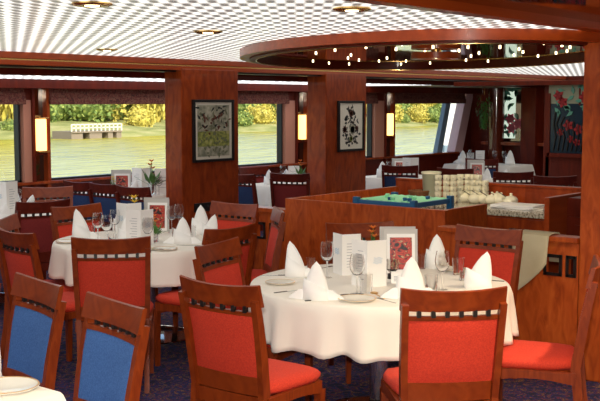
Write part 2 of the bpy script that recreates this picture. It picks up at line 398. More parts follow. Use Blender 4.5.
for k in range(3):
    a = k * 2 * PI / 3; m.tube([(.02 * math.cos(a), .02 * math.sin(a), -.03), (.16 * math.cos(a), .16 * math.sin(a), -.03)], .004)
m.build('spoke', 'brass', t)

# ------------------------------------------------------------------ chairs
def arc(x, d, w=.235): return d * (1 - (x / w) ** 2)     # bow of the back (towards -y in the middle)
def rake(z): return -.20 - max(0, z - .46) * .16 - max(0, z - .7) * .06
def mk_chair(fab, wood):
    def make():
        t = thing('dining_chair', '', '')
        for s in (-1, 1):
            pts = [(s * .195, -.265, 0), (s * .197, -.222, .22), (s * .2, -.2, .44), (s * .206, rake(.6), .6), (s * .210, rake(.75), .75), (s * .212, rake(.87), .87)]
            MB().sweep(pts, .030, lambda f: .034 + .014 * math.sin(PI * min(1, f * 1.1))).build('back_post', wood, t)
            MB().sweep([(s * .205, .2, .0), (s * .205, .205, .38)], lambda f: .026 + .014 * f, lambda f: .026 + .014 * f).build('leg', wood, t)
        # wide bowed top rail
        R = []
        for k in range(13):
            x = -.229 + .458 * k / 12; b = -arc(x, .032); zt = .924 + .014 * (x / .232) ** 2; zb = .836 + .004 * (x / .232) ** 2
            y1, y0 = rake(zt) + b + .012, rake(zb) + b + .012
            R.append([(x, y0, zb), (x, y0 + .024, zb), (x, y1 + .02, zt), (x, y1 + .01, zt + .004), (x, y1, zt)])
        MB().loft(R).build('top_rail', wood, t, 30)
        for k in range(6):
            x = -.15 + .30 * k / 5; y = rake(.83) - arc(x, .03)
            MB().box((x - .009, y + .008, .812), (x + .009, y + .026, .842)).build('spindle', 'spindle', t)
        def slat(name, mat, z0, z1, th, w, off, nz=2, puff=0):
            R = []
            for k in range(11):
                x = -w + 2 * w * k / 10; b = -arc(x, .026)
                e = puff * (1 - abs(x / w) ** 6)
                ring = []
                for q in range(nz + 1):
                    z = z0 + (z1 - z0) * q / nz; pz = e * (1 - abs(2 * q / nz - 1) ** 6); ring.append((x, rake(z) + b + off - pz, z))
                for q in range(nz, -1, -1):
                    z = z0 + (z1 - z0) * q / nz; pz = e * (1 - abs(2 * q / nz - 1) ** 6); ring.append((x, rake(z) + b + off + th + pz, z))
                R.append(ring)
            return MB().loft(R).build(name, mat, t, 35)
        slat('slot_rail', wood, .796, .816, .022, .205, .008)
        slat('back_panel', fab, .508, .800, .012, .197, .012, 6, .010)
        slat('lower_rail', wood, .43, .515, .022, .205, .008)
        # apron and cushion
        m = MB()
        m.box((-.2, .185, .35), (.2, .213, .425)); m.box((-.2, -.215, .36), (.2, -.19, .425))
        for s in (-1, 1):
            n = 8; top = []; bot = []
            for k in range(n + 1):
                y = -.20 + .40 * k / n; top.append((s * .212 - .012, y, .425)); bot.append((s * .212 - .012, y, .362 + .022 * math.sin(PI * k / n)))
            m.poly(top + bot[::-1], (.024, 0, 0))
        m.build('apron', wood, t)
        R = []
        def rr(w0, w1, y0, y1, z):
            pts = []
            for k in range(24):
                a = 2 * PI * k / 24; cx, cy = math.cos(a), math.sin(a); e = 5
                q = (abs(cx) ** e + abs(cy) ** e) ** (-1 / e); fx, fy = cx * q, cy * q
                w = w0 + (w1 - w0) * (fy + 1) / 2
                pts.append((fx * w, (y0 + y1) / 2 + fy * (y1 - y0) / 2, z + .012 * (fy > .5) * 0))
            return pts
        R = [rr(.19, .225, -.195, .235, .425), rr(.2, .235, -.20, .245, .438), rr(.2, .235, -.20, .245, .455), rr(.188, .222, -.19, .23, .472), rr(.14, .17, -.15, .18, .481), rr(.05, .06, -.05, .06, .485)]
        MB().loft(R).build('seat', fab, t, 60)
        return t
    return make
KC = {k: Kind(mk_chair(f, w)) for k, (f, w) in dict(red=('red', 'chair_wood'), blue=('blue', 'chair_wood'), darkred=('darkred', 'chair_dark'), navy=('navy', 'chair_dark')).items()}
G_R, G_B, G_F = 'red chairs round the dining tables', 'blue chairs', 'dark chairs at the window tables'
def chair(kind, u, v, head, label, group=None):
    a = math.radians(head - 90); c, s = math.cos(a), math.sin(a); lx, ly = 0, -.285     # (u, v) is the middle of the top rail
    KC[kind].put((u - (lx * c - ly * s), v - (lx * s + ly * c), 0), a, label, 'chair', group)
chair('red', 3.775, 2.225, 45, 'red chair seen square from behind, directly before the food picture card', G_R)
chair('red', 3.27, 3.13, 2, 'red chair angled away, its whole seat showing beside the main table cloth', G_R)
chair('red', 4.86, 2.06, 112, 'red chair seen edge-on beside the big pillar, its curved seat apron showing', G_R)
chair('red', 5.80, 3.17, 180, 'red chair facing us beside the hanging beige cloth', G_R)
chair('red', 5.50, 3.97, 232, 'red chair mostly hidden behind the standing menus and wood station', G_R)
chair('red', 3.96, 4.635, 45, 'red chair with its back to us hiding the middle of the second round table', G_R)
chair('red', 4.20, 4.03, 283, 'red chair facing us, overlapped by the nearer red chair with the whole seat showing', G_R)
chair('red', 4.80, 4.45, 90, 'red chair half hidden by a nearer overlapping chair back, beside the second round table', G_R)
chair('red', 5.96, 5.49, 184, 'red chair facing us with its top rail against the low wall', G_R)
chair('red', 5.78, 4.88, 138, 'red chair turned edge-on beside the corner of the wooden service station', G_R)
chair('red', 3.80, 5.35, 352, 'red chair with curved rail showing its slots, nearest the photo edge beyond the blue chairs', G_R)
chair('red', 4.20, 6.02, 308, 'red chair partly cut by the photo edge, behind the curved-rail chair', G_R)
chair('red', 5.05, 6.32, 268, 'red chair facing us across the second round table, behind its tall napkin', G_R)
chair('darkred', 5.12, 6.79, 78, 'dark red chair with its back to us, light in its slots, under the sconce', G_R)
chair('red', 6.0, 7.9, 235, 'red chair facing us on the far side of the rear left table under the sconce', G_R)
chair('blue', 2.82, 3.77, 168, 'blue upholstered chair beside the near table corner, its lower back hidden by the white cloth', G_B)
chair('blue', 2.92, 4.385, 168, 'blue chair almost wholly cut off by the left edge, above the near white napkin', G_B)
chair('blue', 2.71, 3.13, 168, 'blue chair at the bottom edge, its back panel clear of any table', G_B)
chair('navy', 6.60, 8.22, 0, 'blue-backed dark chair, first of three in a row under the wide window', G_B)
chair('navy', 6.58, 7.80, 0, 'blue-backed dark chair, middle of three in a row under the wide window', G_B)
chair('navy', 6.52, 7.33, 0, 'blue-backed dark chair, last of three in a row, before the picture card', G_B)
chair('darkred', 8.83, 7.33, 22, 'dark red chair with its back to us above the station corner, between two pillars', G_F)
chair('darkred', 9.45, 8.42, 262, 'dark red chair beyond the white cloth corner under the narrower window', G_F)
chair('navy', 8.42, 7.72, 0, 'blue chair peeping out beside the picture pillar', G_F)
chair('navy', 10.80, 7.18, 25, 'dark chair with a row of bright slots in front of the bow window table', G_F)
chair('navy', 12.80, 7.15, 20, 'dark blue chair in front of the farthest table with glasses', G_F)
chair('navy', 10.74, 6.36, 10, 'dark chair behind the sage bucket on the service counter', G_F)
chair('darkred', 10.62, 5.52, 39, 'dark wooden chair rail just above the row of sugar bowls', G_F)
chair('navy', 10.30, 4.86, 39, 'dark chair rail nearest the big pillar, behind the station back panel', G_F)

# ------------------------------------------------------------------ tables and cloths
def round_table(u, v, R, label, clab, drop=.27, seed=0, nf=13, off=(0, 0)):
    t = thing('dining_table', label, 'table', (u, v, 0))
    MB().lathe([(0, .70), (R - .02, .70), (R - .012, .705), (R - .012, .728), (R - .02, .733), (0, .733)], n=48).build('tabletop', 'wood_dark', t, 40)
    MB().lathe([(0, .70), (.16, .70), (.055, .66), (.05, .05), (.07, .03), (0, .03)], c=(off[0], off[1], 0), n=28).build('pedestal', 'chrome', t, 40)
    MB().lathe([(0, 0), (.30, 0), (.31, .008), (.305, .022), (.1, .035), (0, .035)], c=(off[0], off[1], 0), n=48).build('base', 'blackgloss', t, 40)
    MB().lathe([(.30, .004), (.322, .004), (.322, .02), (.31, .024), (.30, .02), (.30, .004)], c=(off[0], off[1], 0), n=48).build('base_rim', 'chrome', t, 40)
    rnd = random.Random(seed); n = 180
    ph = [rnd.uniform(0, 2 * PI) for _ in range(4)]
    rings = []
    for r, z in ((0, .742), (.3 * R, .742), (.7 * R, .742), (R - .015, .742), (R - .004, .739), (R, .732)):
        rings.append([(r * math.cos(2 * PI * k / n), r * math.sin(2 * PI * k / n), z) for k in range(n)])
    rings[0] = [(0.002 * math.cos(2 * PI * k / n), .002 * math.sin(2 * PI * k / n), .742) for k in range(n)]
    for q in range(1, 11):
        f = q / 10; ring = []
        for k in range(n):
            a = 2 * PI * k / n
            w = math.sin(nf * a + ph[0] + .7 * math.sin(3 * a + ph[2])) * .7 + .35 * math.sin((nf * 2 - 5) * a + ph[1])
            amp = .026 * f ** .8
            r = R + .006 + .022 * f + amp * w
            z = .732 - (drop + .008 * math.sin(4 * a + ph[3]) + .012 * w * f) * f
            ring.append((r * math.cos(a), r * math.sin(a), z))
        rings.append(ring)
    m = MB().loft(rings, cap=False)
    o = m.build('tablecloth', 'cloth', None, 60, (u, v, 0)); tag(o, clab, 'tablecloth')
    so = o.modifiers.new('thickness', 'SOLIDIFY'); so.thickness = .003; so.offset = 1
def square_table(u0, u1, v0, v1, label, clab, drop=.28, seed=0):
    cu, cv, a, b = (u0 + u1) / 2, (v0 + v1) / 2, (u1 - u0) / 2, (v1 - v0) / 2
    t = thing('dining_table', label, 'table', (cu, cv, 0))
    MB().box((-a + .01, -b + .01, .70), (a - .01, b - .01, .733), .004).build('tabletop', 'wood_dark', t)
    MB().lathe([(0, .70), (.16, .70), (.055, .66), (.05, .05), (.07, .03), (0, .03)], n=24).build('pedestal', 'chrome', t, 40)
    MB().lathe([(0, 0), (.27, 0), (.275, .02), (.1, .035), (0, .035)], n=40).build('base', 'blackgloss', t, 40)
    per = []
    n = 40
    for (x0, y0), (x1, y1) in (((a, -b), (a, b)), ((a, b), (-a, b)), ((-a, b), (-a, -b)), ((-a, -b), (a, -b))):
        for k in range(n): per.append((x0 + (x1 - x0) * k / n, y0 + (y1 - y0) * k / n))
    rnd = random.Random(seed + 50); ph = rnd.uniform(0, 6)
    N = len(per); rings = []
    rings.append([(x * .02, y * .02, .742) for x, y in per]); rings.append([(x * .6, y * .6, .742) for x, y in per])
    rings.append([(x * .99, y * .99, .742) for x, y in per]); rings.append([(x, y, .735) for x, y in per])
    for q in range(1, 8):
        f = q / 7; ring = []
        for k, (x, y) in enumerate(per):
            d = min(k % n, n - k % n) / n                        # 0 at a corner
            corner = max(0, 1 - d / .14)
            nx = 1 if x >= a - 1e-6 else (-1 if x <= -a + 1e-6 else 0); ny = 1 if y >= b - 1e-6 else (-1 if y <= -b + 1e-6 else 0)
            L = math.hypot(nx, ny) or 1
            out = .008 + .03 * f + .07 * f * corner + .012 * f * math.sin(k * .55 + ph)
            ring.append((x + nx / L * out, y + ny / L * out, .735 - f * (drop + .10 * corner)))
        rings.append(ring)
    o = MB().loft(rings, cap=False).build('tablecloth', 'cloth', None, 50, (cu, cv, 0)); tag(o, clab, 'tablecloth')
    so = o.modifiers.new('thickness', 'SOLIDIFY'); so.thickness = .003; so.offset = 1
round_table(4.61, 3.19, .70, 'round pedestal table under the white cloth, ringed by bright red chairs', 'white cloth over the main round table, scalloped hem in full view', .245, 3, 17)
round_table(5.0, 5.48, .64, 'round table with a chrome column and dark mirrored base behind the second red chair', 'white cloth over the second round table, mostly hidden by a chair back', .215, 5, 13, off=(.14, .10))
round_table(5.15, 7.75, .62, 'round table under white cloth at the left edge below the first window', 'white cloth on the rear table cut by the photo edge below the window', .28, 9, 11)
square_table(1.2, 2.16, 2.79, 4.3, 'rectangular table in the bottom corner beside the blue chairs', 'white cloth with a square corner in the bottom corner of the photo', .26, 1)
square_table(7.08, 8.5, 7.95, 8.95, 'rectangular window table behind the three blue chairs', 'white cloth on the window table behind the three blue chairs', .3, 2)
square_table(9.08, 9.95, 7.82, 8.3, 'square window table between the two picture pillars', 'white cloth hanging from the table between the two picture pillars', .34, 3)
square_table(10.97, 11.9, 7.1, 8.0, 'square window table before the bow window', 'bluish white cloth on the table before the bow window', .34, 4)
square_table(14.2, 14.95, 7.45, 8.6, 'far table under the hanging plant with stemmed glasses', 'pale cloth on the far table with stemmed glasses', .3, 5)
square_table(11.15, 11.95, 5.85, 6.7, 'far table just beyond the cup stacks', 'cloth on the far table just beyond the cup stacks', .3, 6)

# ------------------------------------------------------------------ service station and low walls
def lowwall(name, u, v0, v1, cuts):
    m = MB(); d = .06; za, zb = .64, .76
    m.box((u, v0, 0), (u + d, v1, za)); m.box((u, v0, zb), (u + d, v1, .85))
    es = [v0] + [x for c in sorted(cuts) for x in c] + [v1]
    for k in range(0, len(es), 2): m.box((u, es[k], za), (u + d, es[k + 1], zb))
    o = struct(m.build(name, 'burr'))
    MB().box((u - .03, v0, .85), (u + d + .03, v1, .885), .006).build('ledge', 'burr', o)
    fm = MB()
    for a, b in cuts:
        fm.box((u - .006, a - .008, za - .008), (u + .0, a + .012, zb + .008)); fm.box((u - .006, b - .012, za - .008), (u, b + .008, zb + .008))
        fm.box((u - .006, a, zb - .012), (u, b, zb + .008)); fm.box((u - .006, a, za - .008), (u, b, za + .012))
    fm.build('opening_trim', 'black', o)
    return o
lowwall('partition_window', 6.2, 5.16, 5.95, [(5.21, 5.34), (5.40, 5.50), (5.6, 5.7)])
lowwall('partition_aisle', 6.03, 2.68, 3.68, [(2.65 + .05, 2.755), (2.795, 2.905), (2.95, 3.06), (3.11, 3.22)])
# black socket plate on the pillar
q = atv(205, 207, 7.372)
t = thing('socket_plate', 'black socket plate low on the pillar with the pale foliage picture', 'socket', (q.x, 7.372, q.z))
MB().box((-.15, -.0, -.045), (.15, .008, .045), .003).build('plate', 'black', t)
for x in (-.07, .07): MB().lathe([(0, 0), (.022, 0), (.022, .004), (0, .004)], n=16).build('socket_ring', 'steel', t).matrix_local = Matrix.Translation((x, -.001, 0)) @ Matrix.Rotation(PI / 2, 4, 'X')
# station front: panel, side wings, inner cabinet with worktop
t = thing('service_station', 'tall cherry wood waiter station front that carries the blue rack', 'cabinet', (6.13, 3.70, 0))
def rel(p): return (p[0] - 6.13, p[1] - 3.70, p[2])
def sbox(name, a, b, mat, bev=.003): return MB().box(rel(a), rel(b), bev).build(name, mat, t)
sbox('front_panel', (6.13, 3.70, 0), (6.165, 5.13, .98), 'burr', .004)
sbox('side_panel', (6.165, 5.095, 0), (7.66, 5.13, .98), 'burr', .004)
sbox('side_panel', (6.165, 3.70, 0), (6.72, 3.735, .98), 'burr', .004)
sbox('cabinet_body', (6.165, 3.735, .05), (6.70, 5.095, .86), 'wood')
sbox('worktop', (6.165, 3.735, .86), (6.72, 5.095, .885), 'granite')
# granite counter against the back panel
t = thing('counter_cabinet', 'back counter cabinet with drawers under the granite slab', 'cabinet', (7.25, 3.42, 0))
def rel(p): return (p[0] - 7.25, p[1] - 3.42, p[2])
sbox('cabinet_body', (7.25, 3.42, 0), (7.69, 5.08, .84), 'wood')
for a, b, z0, z1 in ((3.45, 3.98, .66, .825), (4.0, 4.53, .66, .825), (4.55, 5.05, .66, .825)):
    d = sbox('drawer', (7.232, a, z0), (7.25, b, z1), 'wood', .004)
    MB().box(rel((7.20, (a + b) / 2 - .06, .735)), rel((7.232, (a + b) / 2 + .06, .75)), .004).build('handle', 'steel', d)
for a, b in ((3.45, 3.705), (3.725, 3.98), (4.0, 4.255), (4.275, 4.53), (4.55, 4.79), (4.81, 5.05)):
    d = sbox('door', (7.232, a, .08), (7.25, b, .645), 'wood', .004)
    MB().box(rel((7.205, (a + b) / 2 - .04, .60)), rel((7.232, (a + b) / 2 + .04, .612)), .004).build('handle', 'steel', d)
tag(MB().box((7.20, 3.42, .84), (7.69, 5.09, .885), .006).build('granite_worktop', 'granite'), 'speckled granite slab under the cups and sugar bowls', 'worktop')
t = thing('back_panel_wall', 'low cherry wood back panel behind the cups and sugar bowls', 'partition', (7.7, 2.7, 0))
def rel(p): return (p[0] - 7.7, p[1] - 2.7, p[2])
sbox('board', (7.70, 2.6, 0), (7.76, 5.16, 1.03), 'wood', .004); sbox('return_board', (7.76, 5.10, 0), (8.2, 5.16, 1.02), 'wood', .004); sbox('cap_rail', (7.69, 2.6, 1.03), (7.78, 5.16, 1.05), 'wood', .004)
t = thing('tall_cabinet', 'dark cabinet with panelled doors between the granite slab and the big pillar', 'cabinet', (7.1, 2.7, 0))
def rel(p): return (p[0] - 7.1, p[1] - 2.7, p[2])
sbox('end_panel', (7.05, 3.37, 0), (7.69, 3.41, 1.02), 'beam', .003); sbox('body', (7.35, 2.7, 0), (7.69, 3.37, 1.0), 'wood_dark')
for a, b in ((2.74, 3.04), (3.06, 3.35)):
    d = sbox('door', (7.33, a, .08), (7.35, b, .86), 'wood_dark', .003)
    MB().box(rel((7.322, a + .05, .14)), rel((7.332, b - .05, .80)), .003).build('raised_panel', 'wood_dark', d)
    MB().box(rel((7.30, (a + b) / 2 + .06, .70)), rel((7.325, (a + b) / 2 + .12, .712)), .003).build('handle', 'chrome', d)
# blue glass rack with green tray
t = thing('glass_rack', 'blue plastic crate with a green slotted insert on the service station', 'rack', (6.45, 4.25, .885))
m = MB()
for s in (-1, 1):
    m.box((-.25, s * .25 - .012, .085), (.25, s * .25 + .012, .12), .004); m.box((s * .25 - .012, -.25, .085), (s * .25 + .012, .25, .12), .004)
    m.box((-.25, s * .25 - .01, .0), (.25, s * .25 + .01, .025)); m.box((s * .25 - .01, -.25, .0), (s * .25 + .01, .25, .025))
m.build('crate_frame', 'rackblue', t)
for sx in (-1, 1):
    for sy in (-1, 1): MB().box((sx * .25 - .022, sy * .25 - .022, 0), (sx * .25 + .022, sy * .25 + .022, .14), .006).build('corner_post', 'rackblue', t)
m = MB()
for k in range(8):
    y = -.215 + k * .0614; m.box((-.236, y - .022, .10), (.236, y + .022, .124), .006, Matrix.Rotation(.16, 3, 'X'))
m.build('green_insert', 'rackgreen', t)
for k in range(9):
    x, y = random.uniform(-.2, .2), random.uniform(-.2, .2)
    MB().lathe([(0, .122), (.014, .122), (.018, .14), (.014, .146), (0, .146)], c=(x, y, 0), n=12).build('peg', 'rackblue' if k % 2 else 'rackgreen', t)
m = MB()
for k in range(16):
    x, y = -.19 + (k % 4) * .127, -.19 + (k // 4) * .127; m.lathe([(.028, .01), (.04, .08), (.038, .08), (.027, .012)], c=(x, y, 0), n=12)
m.build('glassware', 'glass', t)['kind'] = 'stuff'
# stacks of cups
m = MB().lathe([(.020, .0), (.023, .004), (.028, .014), (.0295, .03), (.030, .048), (.028, .048), (.027, .03), (.022, .014), (0, .01)], n=20)
m.tube([(.027, 0, .042), (.042, 0, .042), (.047, 0, .031), (.042, 0, .02), (.026, 0, .02)], .004, 6)
cup = m.build('coffee_cup', 'cup', None, 40)
stk = ['first', 'second', 'third', 'fourth', 'fifth', 'sixth', 'seventh', 'last short']; lev = ['bottom', 'second', 'third', 'fourth', 'fifth']
first = True
for i, (x, y, n) in enumerate(((438, 203, 5), (446, 203, 5), (453, 203, 5), (460, 202, 5), (467.5, 201, 5), (473, 200, 5), (478.5, 199, 5), (485, 201, 4))):
    q = at(x, y, .885); q.y *= min(1, 7.63 / q.x); q.x = min(q.x, 7.63)
    for k in range(n):
        c = cup if first else cup.copy()
        if not first: C.objects.link(c)
        first = False
        c.location = (q.x, q.y, .8855 + k * .046); c.rotation_euler = (0, 0, math.radians(206 + 5 * ((k * 7 + i) % 3)))
        w = 'topmost' if k == n - 1 else lev[k]
        tag(c, 'cream cup, %s of the %s stack counted from the sage bucket' % (w, stk[i]), 'cup', 'stacked cups on the granite counter')
def mk_sugar():
    t = thing('sugar_bowl', '', '')
    MB().lathe([(0, 0), (.03, 0), (.048, .012), (.054, .032), (.048, .052), (.042, .056), (.042, .05), (0, .02)], n=24).build('bowl', 'cup', t, 40)
    MB().lathe([(.044, .055), (.036, .064), (.012, .070), (.008, .076), (.012, .083), (.008, .09), (0, .091)], n=24).build('lid', 'cup', t, 40)
    MB().tube([(.035, .01, .06), (.085, .05, .098)], .004, 6).build('spoon', 'steel', t)
    return t
K_sugar = Kind(mk_sugar)
for i, (x, y, l) in enumerate(((464, 200, 'in front of the middle cup stacks'), (475, 203, 'second from the cup stacks end'), (484, 199, 'behind, below the last short cup stack'), (492, 204, 'at the front edge beside the piled linen'), (501, 201, 'just before the linen, half behind its neighbour'), (511, 197, 'nearest the beige papers, with a tall knob'))):
    q = at(x, y, .885); K_sugar.put((min(q.x, 7.62), q.y * min(1, 7.62 / q.x), .885), math.radians(110), 'cream lidded sugar bowl ' + l, 'bowl', 'sugar bowls on the granite counter', 1.1)
q = at(497, 195.5, .885)
tag(MB().lathe([(0, 0), (.03, 0), (.045, .02), (.05, .06), (.04, .085), (.01, .095), (.008, .105), (0, .108)], n=20).build('cream_jar', 'cup', None, 40, (7.62, q.y * 7.62 / q.x, .885)), 'cream lidded jar standing behind the sugar bowls', 'jar')
q = at(433, 200, .885)
t = thing('champagne_bucket', 'tall sage green bucket at the end of the cup stacks', 'bucket', (7.58, q.y * 7.58 / q.x + .02, .885))
MB().lathe([(0, 0), (.058, 0), (.064, .01), (.08, .23), (.084, .235), (.08, .24), (.075, .23), (.06, .015), (0, .012)], n=28).build('body', 'bucket', t, 40)
MB().lathe([(.080, .225), (.087, .228), (.087, .242), (.080, .244), (.080, .225)], n=28).build('rim', 'cup', t, 40)
q = at(422, 199, .885)
t = thing('bread_basket', 'brown wicker basket beside the sage bucket', 'basket', (7.5, q.y * 7.5 / q.x + .03, .885))
MB().lathe([(0, 0), (.06, 0), (.085, .04), (.09, .075), (.084, .08), (.078, .05), (.055, .012), (0, .012)], n=28).build('bowl', 'basket', t, 40)
MB().lathe([(.084, .072), (.095, .074), (.095, .086), (.084, .088), (.084, .072)], n=28).build('rim', 'basket', t, 40)
def sheet(name, w, d, mat, seed, layers=3):
    r = random.Random(seed); m = MB()
    for k in range(layers):
        a = r.uniform(-.12, .12); m.box((-w / 2, -d / 2, k * .010), (w / 2, d / 2, k * .010 + .009), .003, Matrix.Rotation(a, 3, 'Z'))
    return m.build(name, mat)
o = sheet('linen_pile', .26, .36, 'napkin', 1); q = at(518, 203, .885); o.location = (7.44, q.y * 7.44 / q.x, .886); tag(o, 'white folded linen pile at the front of the granite counter', 'linen')
o = sheet('tray_cloth', .24, .22, 'china', 4, 2); q = at(541, 206, .885); o.location = (7.45, q.y * 7.45 / q.x + .02, .886); tag(o, 'crumpled pale cloth near the end of the granite counter', 'cloth')
# two small pewter pots inside the station
def mk_pot():
    t = thing('pewter_pot', '', '')
    MB().lathe([(0, 0), (.035, 0), (.045, .03), (.03, .07), (.034, .09), (.03, .092), (0, .02)], n=20).build('body', 'gold', t, 40)
    MB().tube([(.035, 0, .08), (.07, 0, .06), (.045, 0, .02)], .004, 6).build('handle', 'gold', t)
    return t
K_pot = Kind(mk_pot)
for x, l in ((379, 'small pewter pot behind the blue crate, under the white cloth'), (387, 'small pewter pot behind the blue crate, beside the dark chair')):
    q = at(x, 198, .885); K_pot.put((6.62, 6.62 * q.y / q.x + .12, .885), 0, l, 'pot', 'pewter pots')
# beige cloth hung over the low wall
m = MB(); rows = []
y0, y1 = 2.86, 3.10
prof = [(6.155, .70), (6.15, .88), (6.135, .895), (6.02, .895), (5.985, .885), (5.978, .83), (5.972, .76), (5.968, .70), (5.965, .62), (5.963, .56)]
for i, (uu, zz) in enumerate(prof):
    f = max(0, (i - 4) / 5); row = []
    for k in range(13):
        g = k / 12; hem = .14 - .42 * g ** 1.2                                   # lower on the far side
        z = zz - (f * (hem * -1 + .0) if i > 4 else 0) * 1.0 if False else zz
        if i > 4: z = .885 - f * (.17 + .27 * g ** .8 if g < .55 or True else 0)
        row.append((uu - .008 * f * math.sin(9 * g + .4) - .012 * f * math.sin(4 * g), y0 + (y1 - y0 + .06 * f) * g, z))
    rows.append(row)
m.loft(rows, cap=False, closed=False)
o = m.build('draped_cloth', 'towel', None, 60); tag(o, 'beige cloth hanging over the ledge beside the red chair', 'cloth'); o.modifiers.new('thickness', 'SOLIDIFY').thickness = .004

# ------------------------------------------------------------------ table ware
TT = .7425
def mk_wine():
    t = thing('wine_glass', '', '')
    MB().lathe([(.006, .095), (.022, .102), (.036, .125), (.039, .15), (.036, .18), (.031, .205), (.030, .205), (.035, .18), (.038, .15), (.034, .125), (.02, .104), (0, .098)], n=24).build('bowl', 'glass', t, 60)
    MB().lathe([(.005, .004), (.004, .03), (.004, .08), (.006, .097)], n=12).build('stem', 'glass', t, 60)
    MB().lathe([(0, 0), (.034, 0), (.035, .002), (.006, .006), (0, .006)], n=24).build('foot', 'glass', t, 40)
    return t
K_wine = Kind(mk_wine)
K_tumb = Kind(lambda: MB().lathe([(0, 0), (.028, 0), (.03, .004), (.034, .10), (.032, .10), (.028, .008), (0, .007)], n=24).build('tumbler', 'glass', None, 40))
def mk_plate():
    t = thing('bread_plate', '', '')
    MB().lathe([(0, 0), (.05, 0), (.058, .004), (.095, .012), (.097, .014), (.094, .016), (.058, .008), (0, .006)], n=36).build('dish', 'china', t, 40)
    MB().lathe([(.091, .0158), (.0955, .0158), (.0955, .0168), (.091, .0168), (.091, .0158)], n=36).build('gilt_band', 'gold', t)
    return t
K_plate = Kind(mk_plate)
def mk_knife():
    t = thing('table_knife', '', '')
    MB().poly([(.0, -.009, .001), (.0, .007, .001), (.09, .009, .001), (.108, .002, .001), (.10, -.008, .001)], (0, 0, .003)).build('blade', 'steel', t)
    MB().box((-.10, -.007, .0), (.0, .007, .008), .003).build('handle', 'steel', t)
    return t
def mk_fork():
    t = thing('table_fork', '', '')
    m = MB(); m.poly([(.04, -.012, .002), (.04, .012, .002), (.025, .006, .002), (.025, -.006, .002)], (0, 0, .003))
    for k in range(4): m.box((.04, -.012 + k * .0067, .002), (.095, -.009 + k * .0067, .005))
    m.build('tines', 'steel', t); MB().sweep([(0, 0, 0)] * 0 or [(0, -.0, .003), (0, .001, .003)], .01, .01).bm.free()
    MB().box((-.10, -.005, .0), (.028, .005, .005), .002).build('handle', 'steel', t)
    return t
def mk_spoon(mat):
    def f():
        t = thing('table_spoon', '', '')
        MB().ell((.065, 0, .006), (.032, .021, .005), 3).build('bowl', mat, t, 60)
        MB().box((-.10, -.004, .001), (.04, .004, .006), .002).build('handle', mat, t)
        return t
    return f
K_knife, K_fork, K_spoon, K_gspoon = Kind(mk_knife), Kind(mk_fork), Kind(mk_spoon('steel')), Kind(mk_spoon('gold'))
# folded napkins: a tall pointed fold with a collar, two flaring wings
def mk_napkin(h, w, lean, wing):
    def f():
        m = MB(); rings = []; n = 20
        for q in range(9):
            g = q / 8; s = (1 - g) ** .55 * (1 + .15 * math.sin(PI * g)); r = []
            for k in range(n):
                a = 2 * PI * k / n; cx, cy = math.cos(a), math.sin(a)
                fold = 1 + .16 * (abs(math.cos(1.5 * a + .6)) - .5)
                r.append((w * s * cx * fold + lean * g ** 1.5, w * .62 * s * cy * fold, h * g))
            rings.append(r)
        m.loft(rings)
        t = thing('napkin', '', '')
        m.build('peak', 'napkin', t, 50)
        # collar wrapped round the foot
        rings = []
        for z, s in ((0, 1.12), (.2 * h, 1.10), (.42 * h, .98)):
            rings.append([(w * s * math.cos(a) * 1.02, w * .66 * s * math.sin(a), z * (1 + .35 * math.sin(a * 1.0 + 4.6)) if z else 0) for a in [2 * PI * k / n for k in range(n)]])
        c = MB().loft(rings, cap=False).build('collar', 'napkin', t, 50)
        c.modifiers.new('thickness', 'SOLIDIFY').thickness = .003
        for s in wing:
            MB().loft([[(s * w * .5, -.012, .05), (s * w * .5, .03, .045), (s * w * .5, .03, .004), (s * w * .5, -.02, .004)],
                       [(s * w * 1.3, -.022, .055), (s * w * 1.3, .022, .048), (s * w * 1.3, .022, .004), (s * w * 1.3, -.022, .004)],
                       [(s * w * 2.2, -.006, .014), (s * w * 2.2, .006, .014), (s * w * 2.2, .006, .006), (s * w * 2.2, -.006, .006)]]).build('wing', 'napkin', t, 50)
        return t
    return f
K_nap = {'tall': Kind(mk_napkin(.205, .055, -.035, (1,))), 'broad': Kind(mk_napkin(.19, .062, .0, (-1, 1))), 'lean': Kind(mk_napkin(.20, .065, .045, ())), 'plain': Kind(mk_napkin(.195, .058, .0, ()))}
# cards
def card_menu(w, h, ang, lines):
    """folded menu standing like an open book, spine towards -y"""
    def f():
        t = thing('menu', '', '')
        for s in (-1, 1):
            R = Matrix.Rotation(s * ang, 3, 'Z')
            p = MB().box((0 if s > 0 else -w, 0, 0), (w if s > 0 else 0, .003, h), 0, R, Vector((0, 0, 0))).build('page', 'paper', t)
            m = MB()
            if (s > 0) == lines:
                for k in range(9): m.box((s * (.25 * w), -.0008, h * (.2 + .07 * k)), (s * (.25 * w + w * (.3 + .25 * ((k * 37) % 5) / 5)), .0, h * (.2 + .07 * k) + .0035), 0, R, Vector((0, 0, 0)))
                m.build('text_lines', 'ink', p)
            else:
                for k in range(3): m.tube([R @ Vector((s * w * (.3 + .07 * j + .03 * k), -.0012, h * (.52 + .05 * k) + .006 * math.sin(j * 1.7 + k))) for j in range(7)], .0016, 5)
                m.build('emblem', 'blueink', p)
        return t
    return f
K_menu = Kind(card_menu(.115, .235, .75, True)); K_menu2 = Kind(card_menu(.115, .25, .62, False))
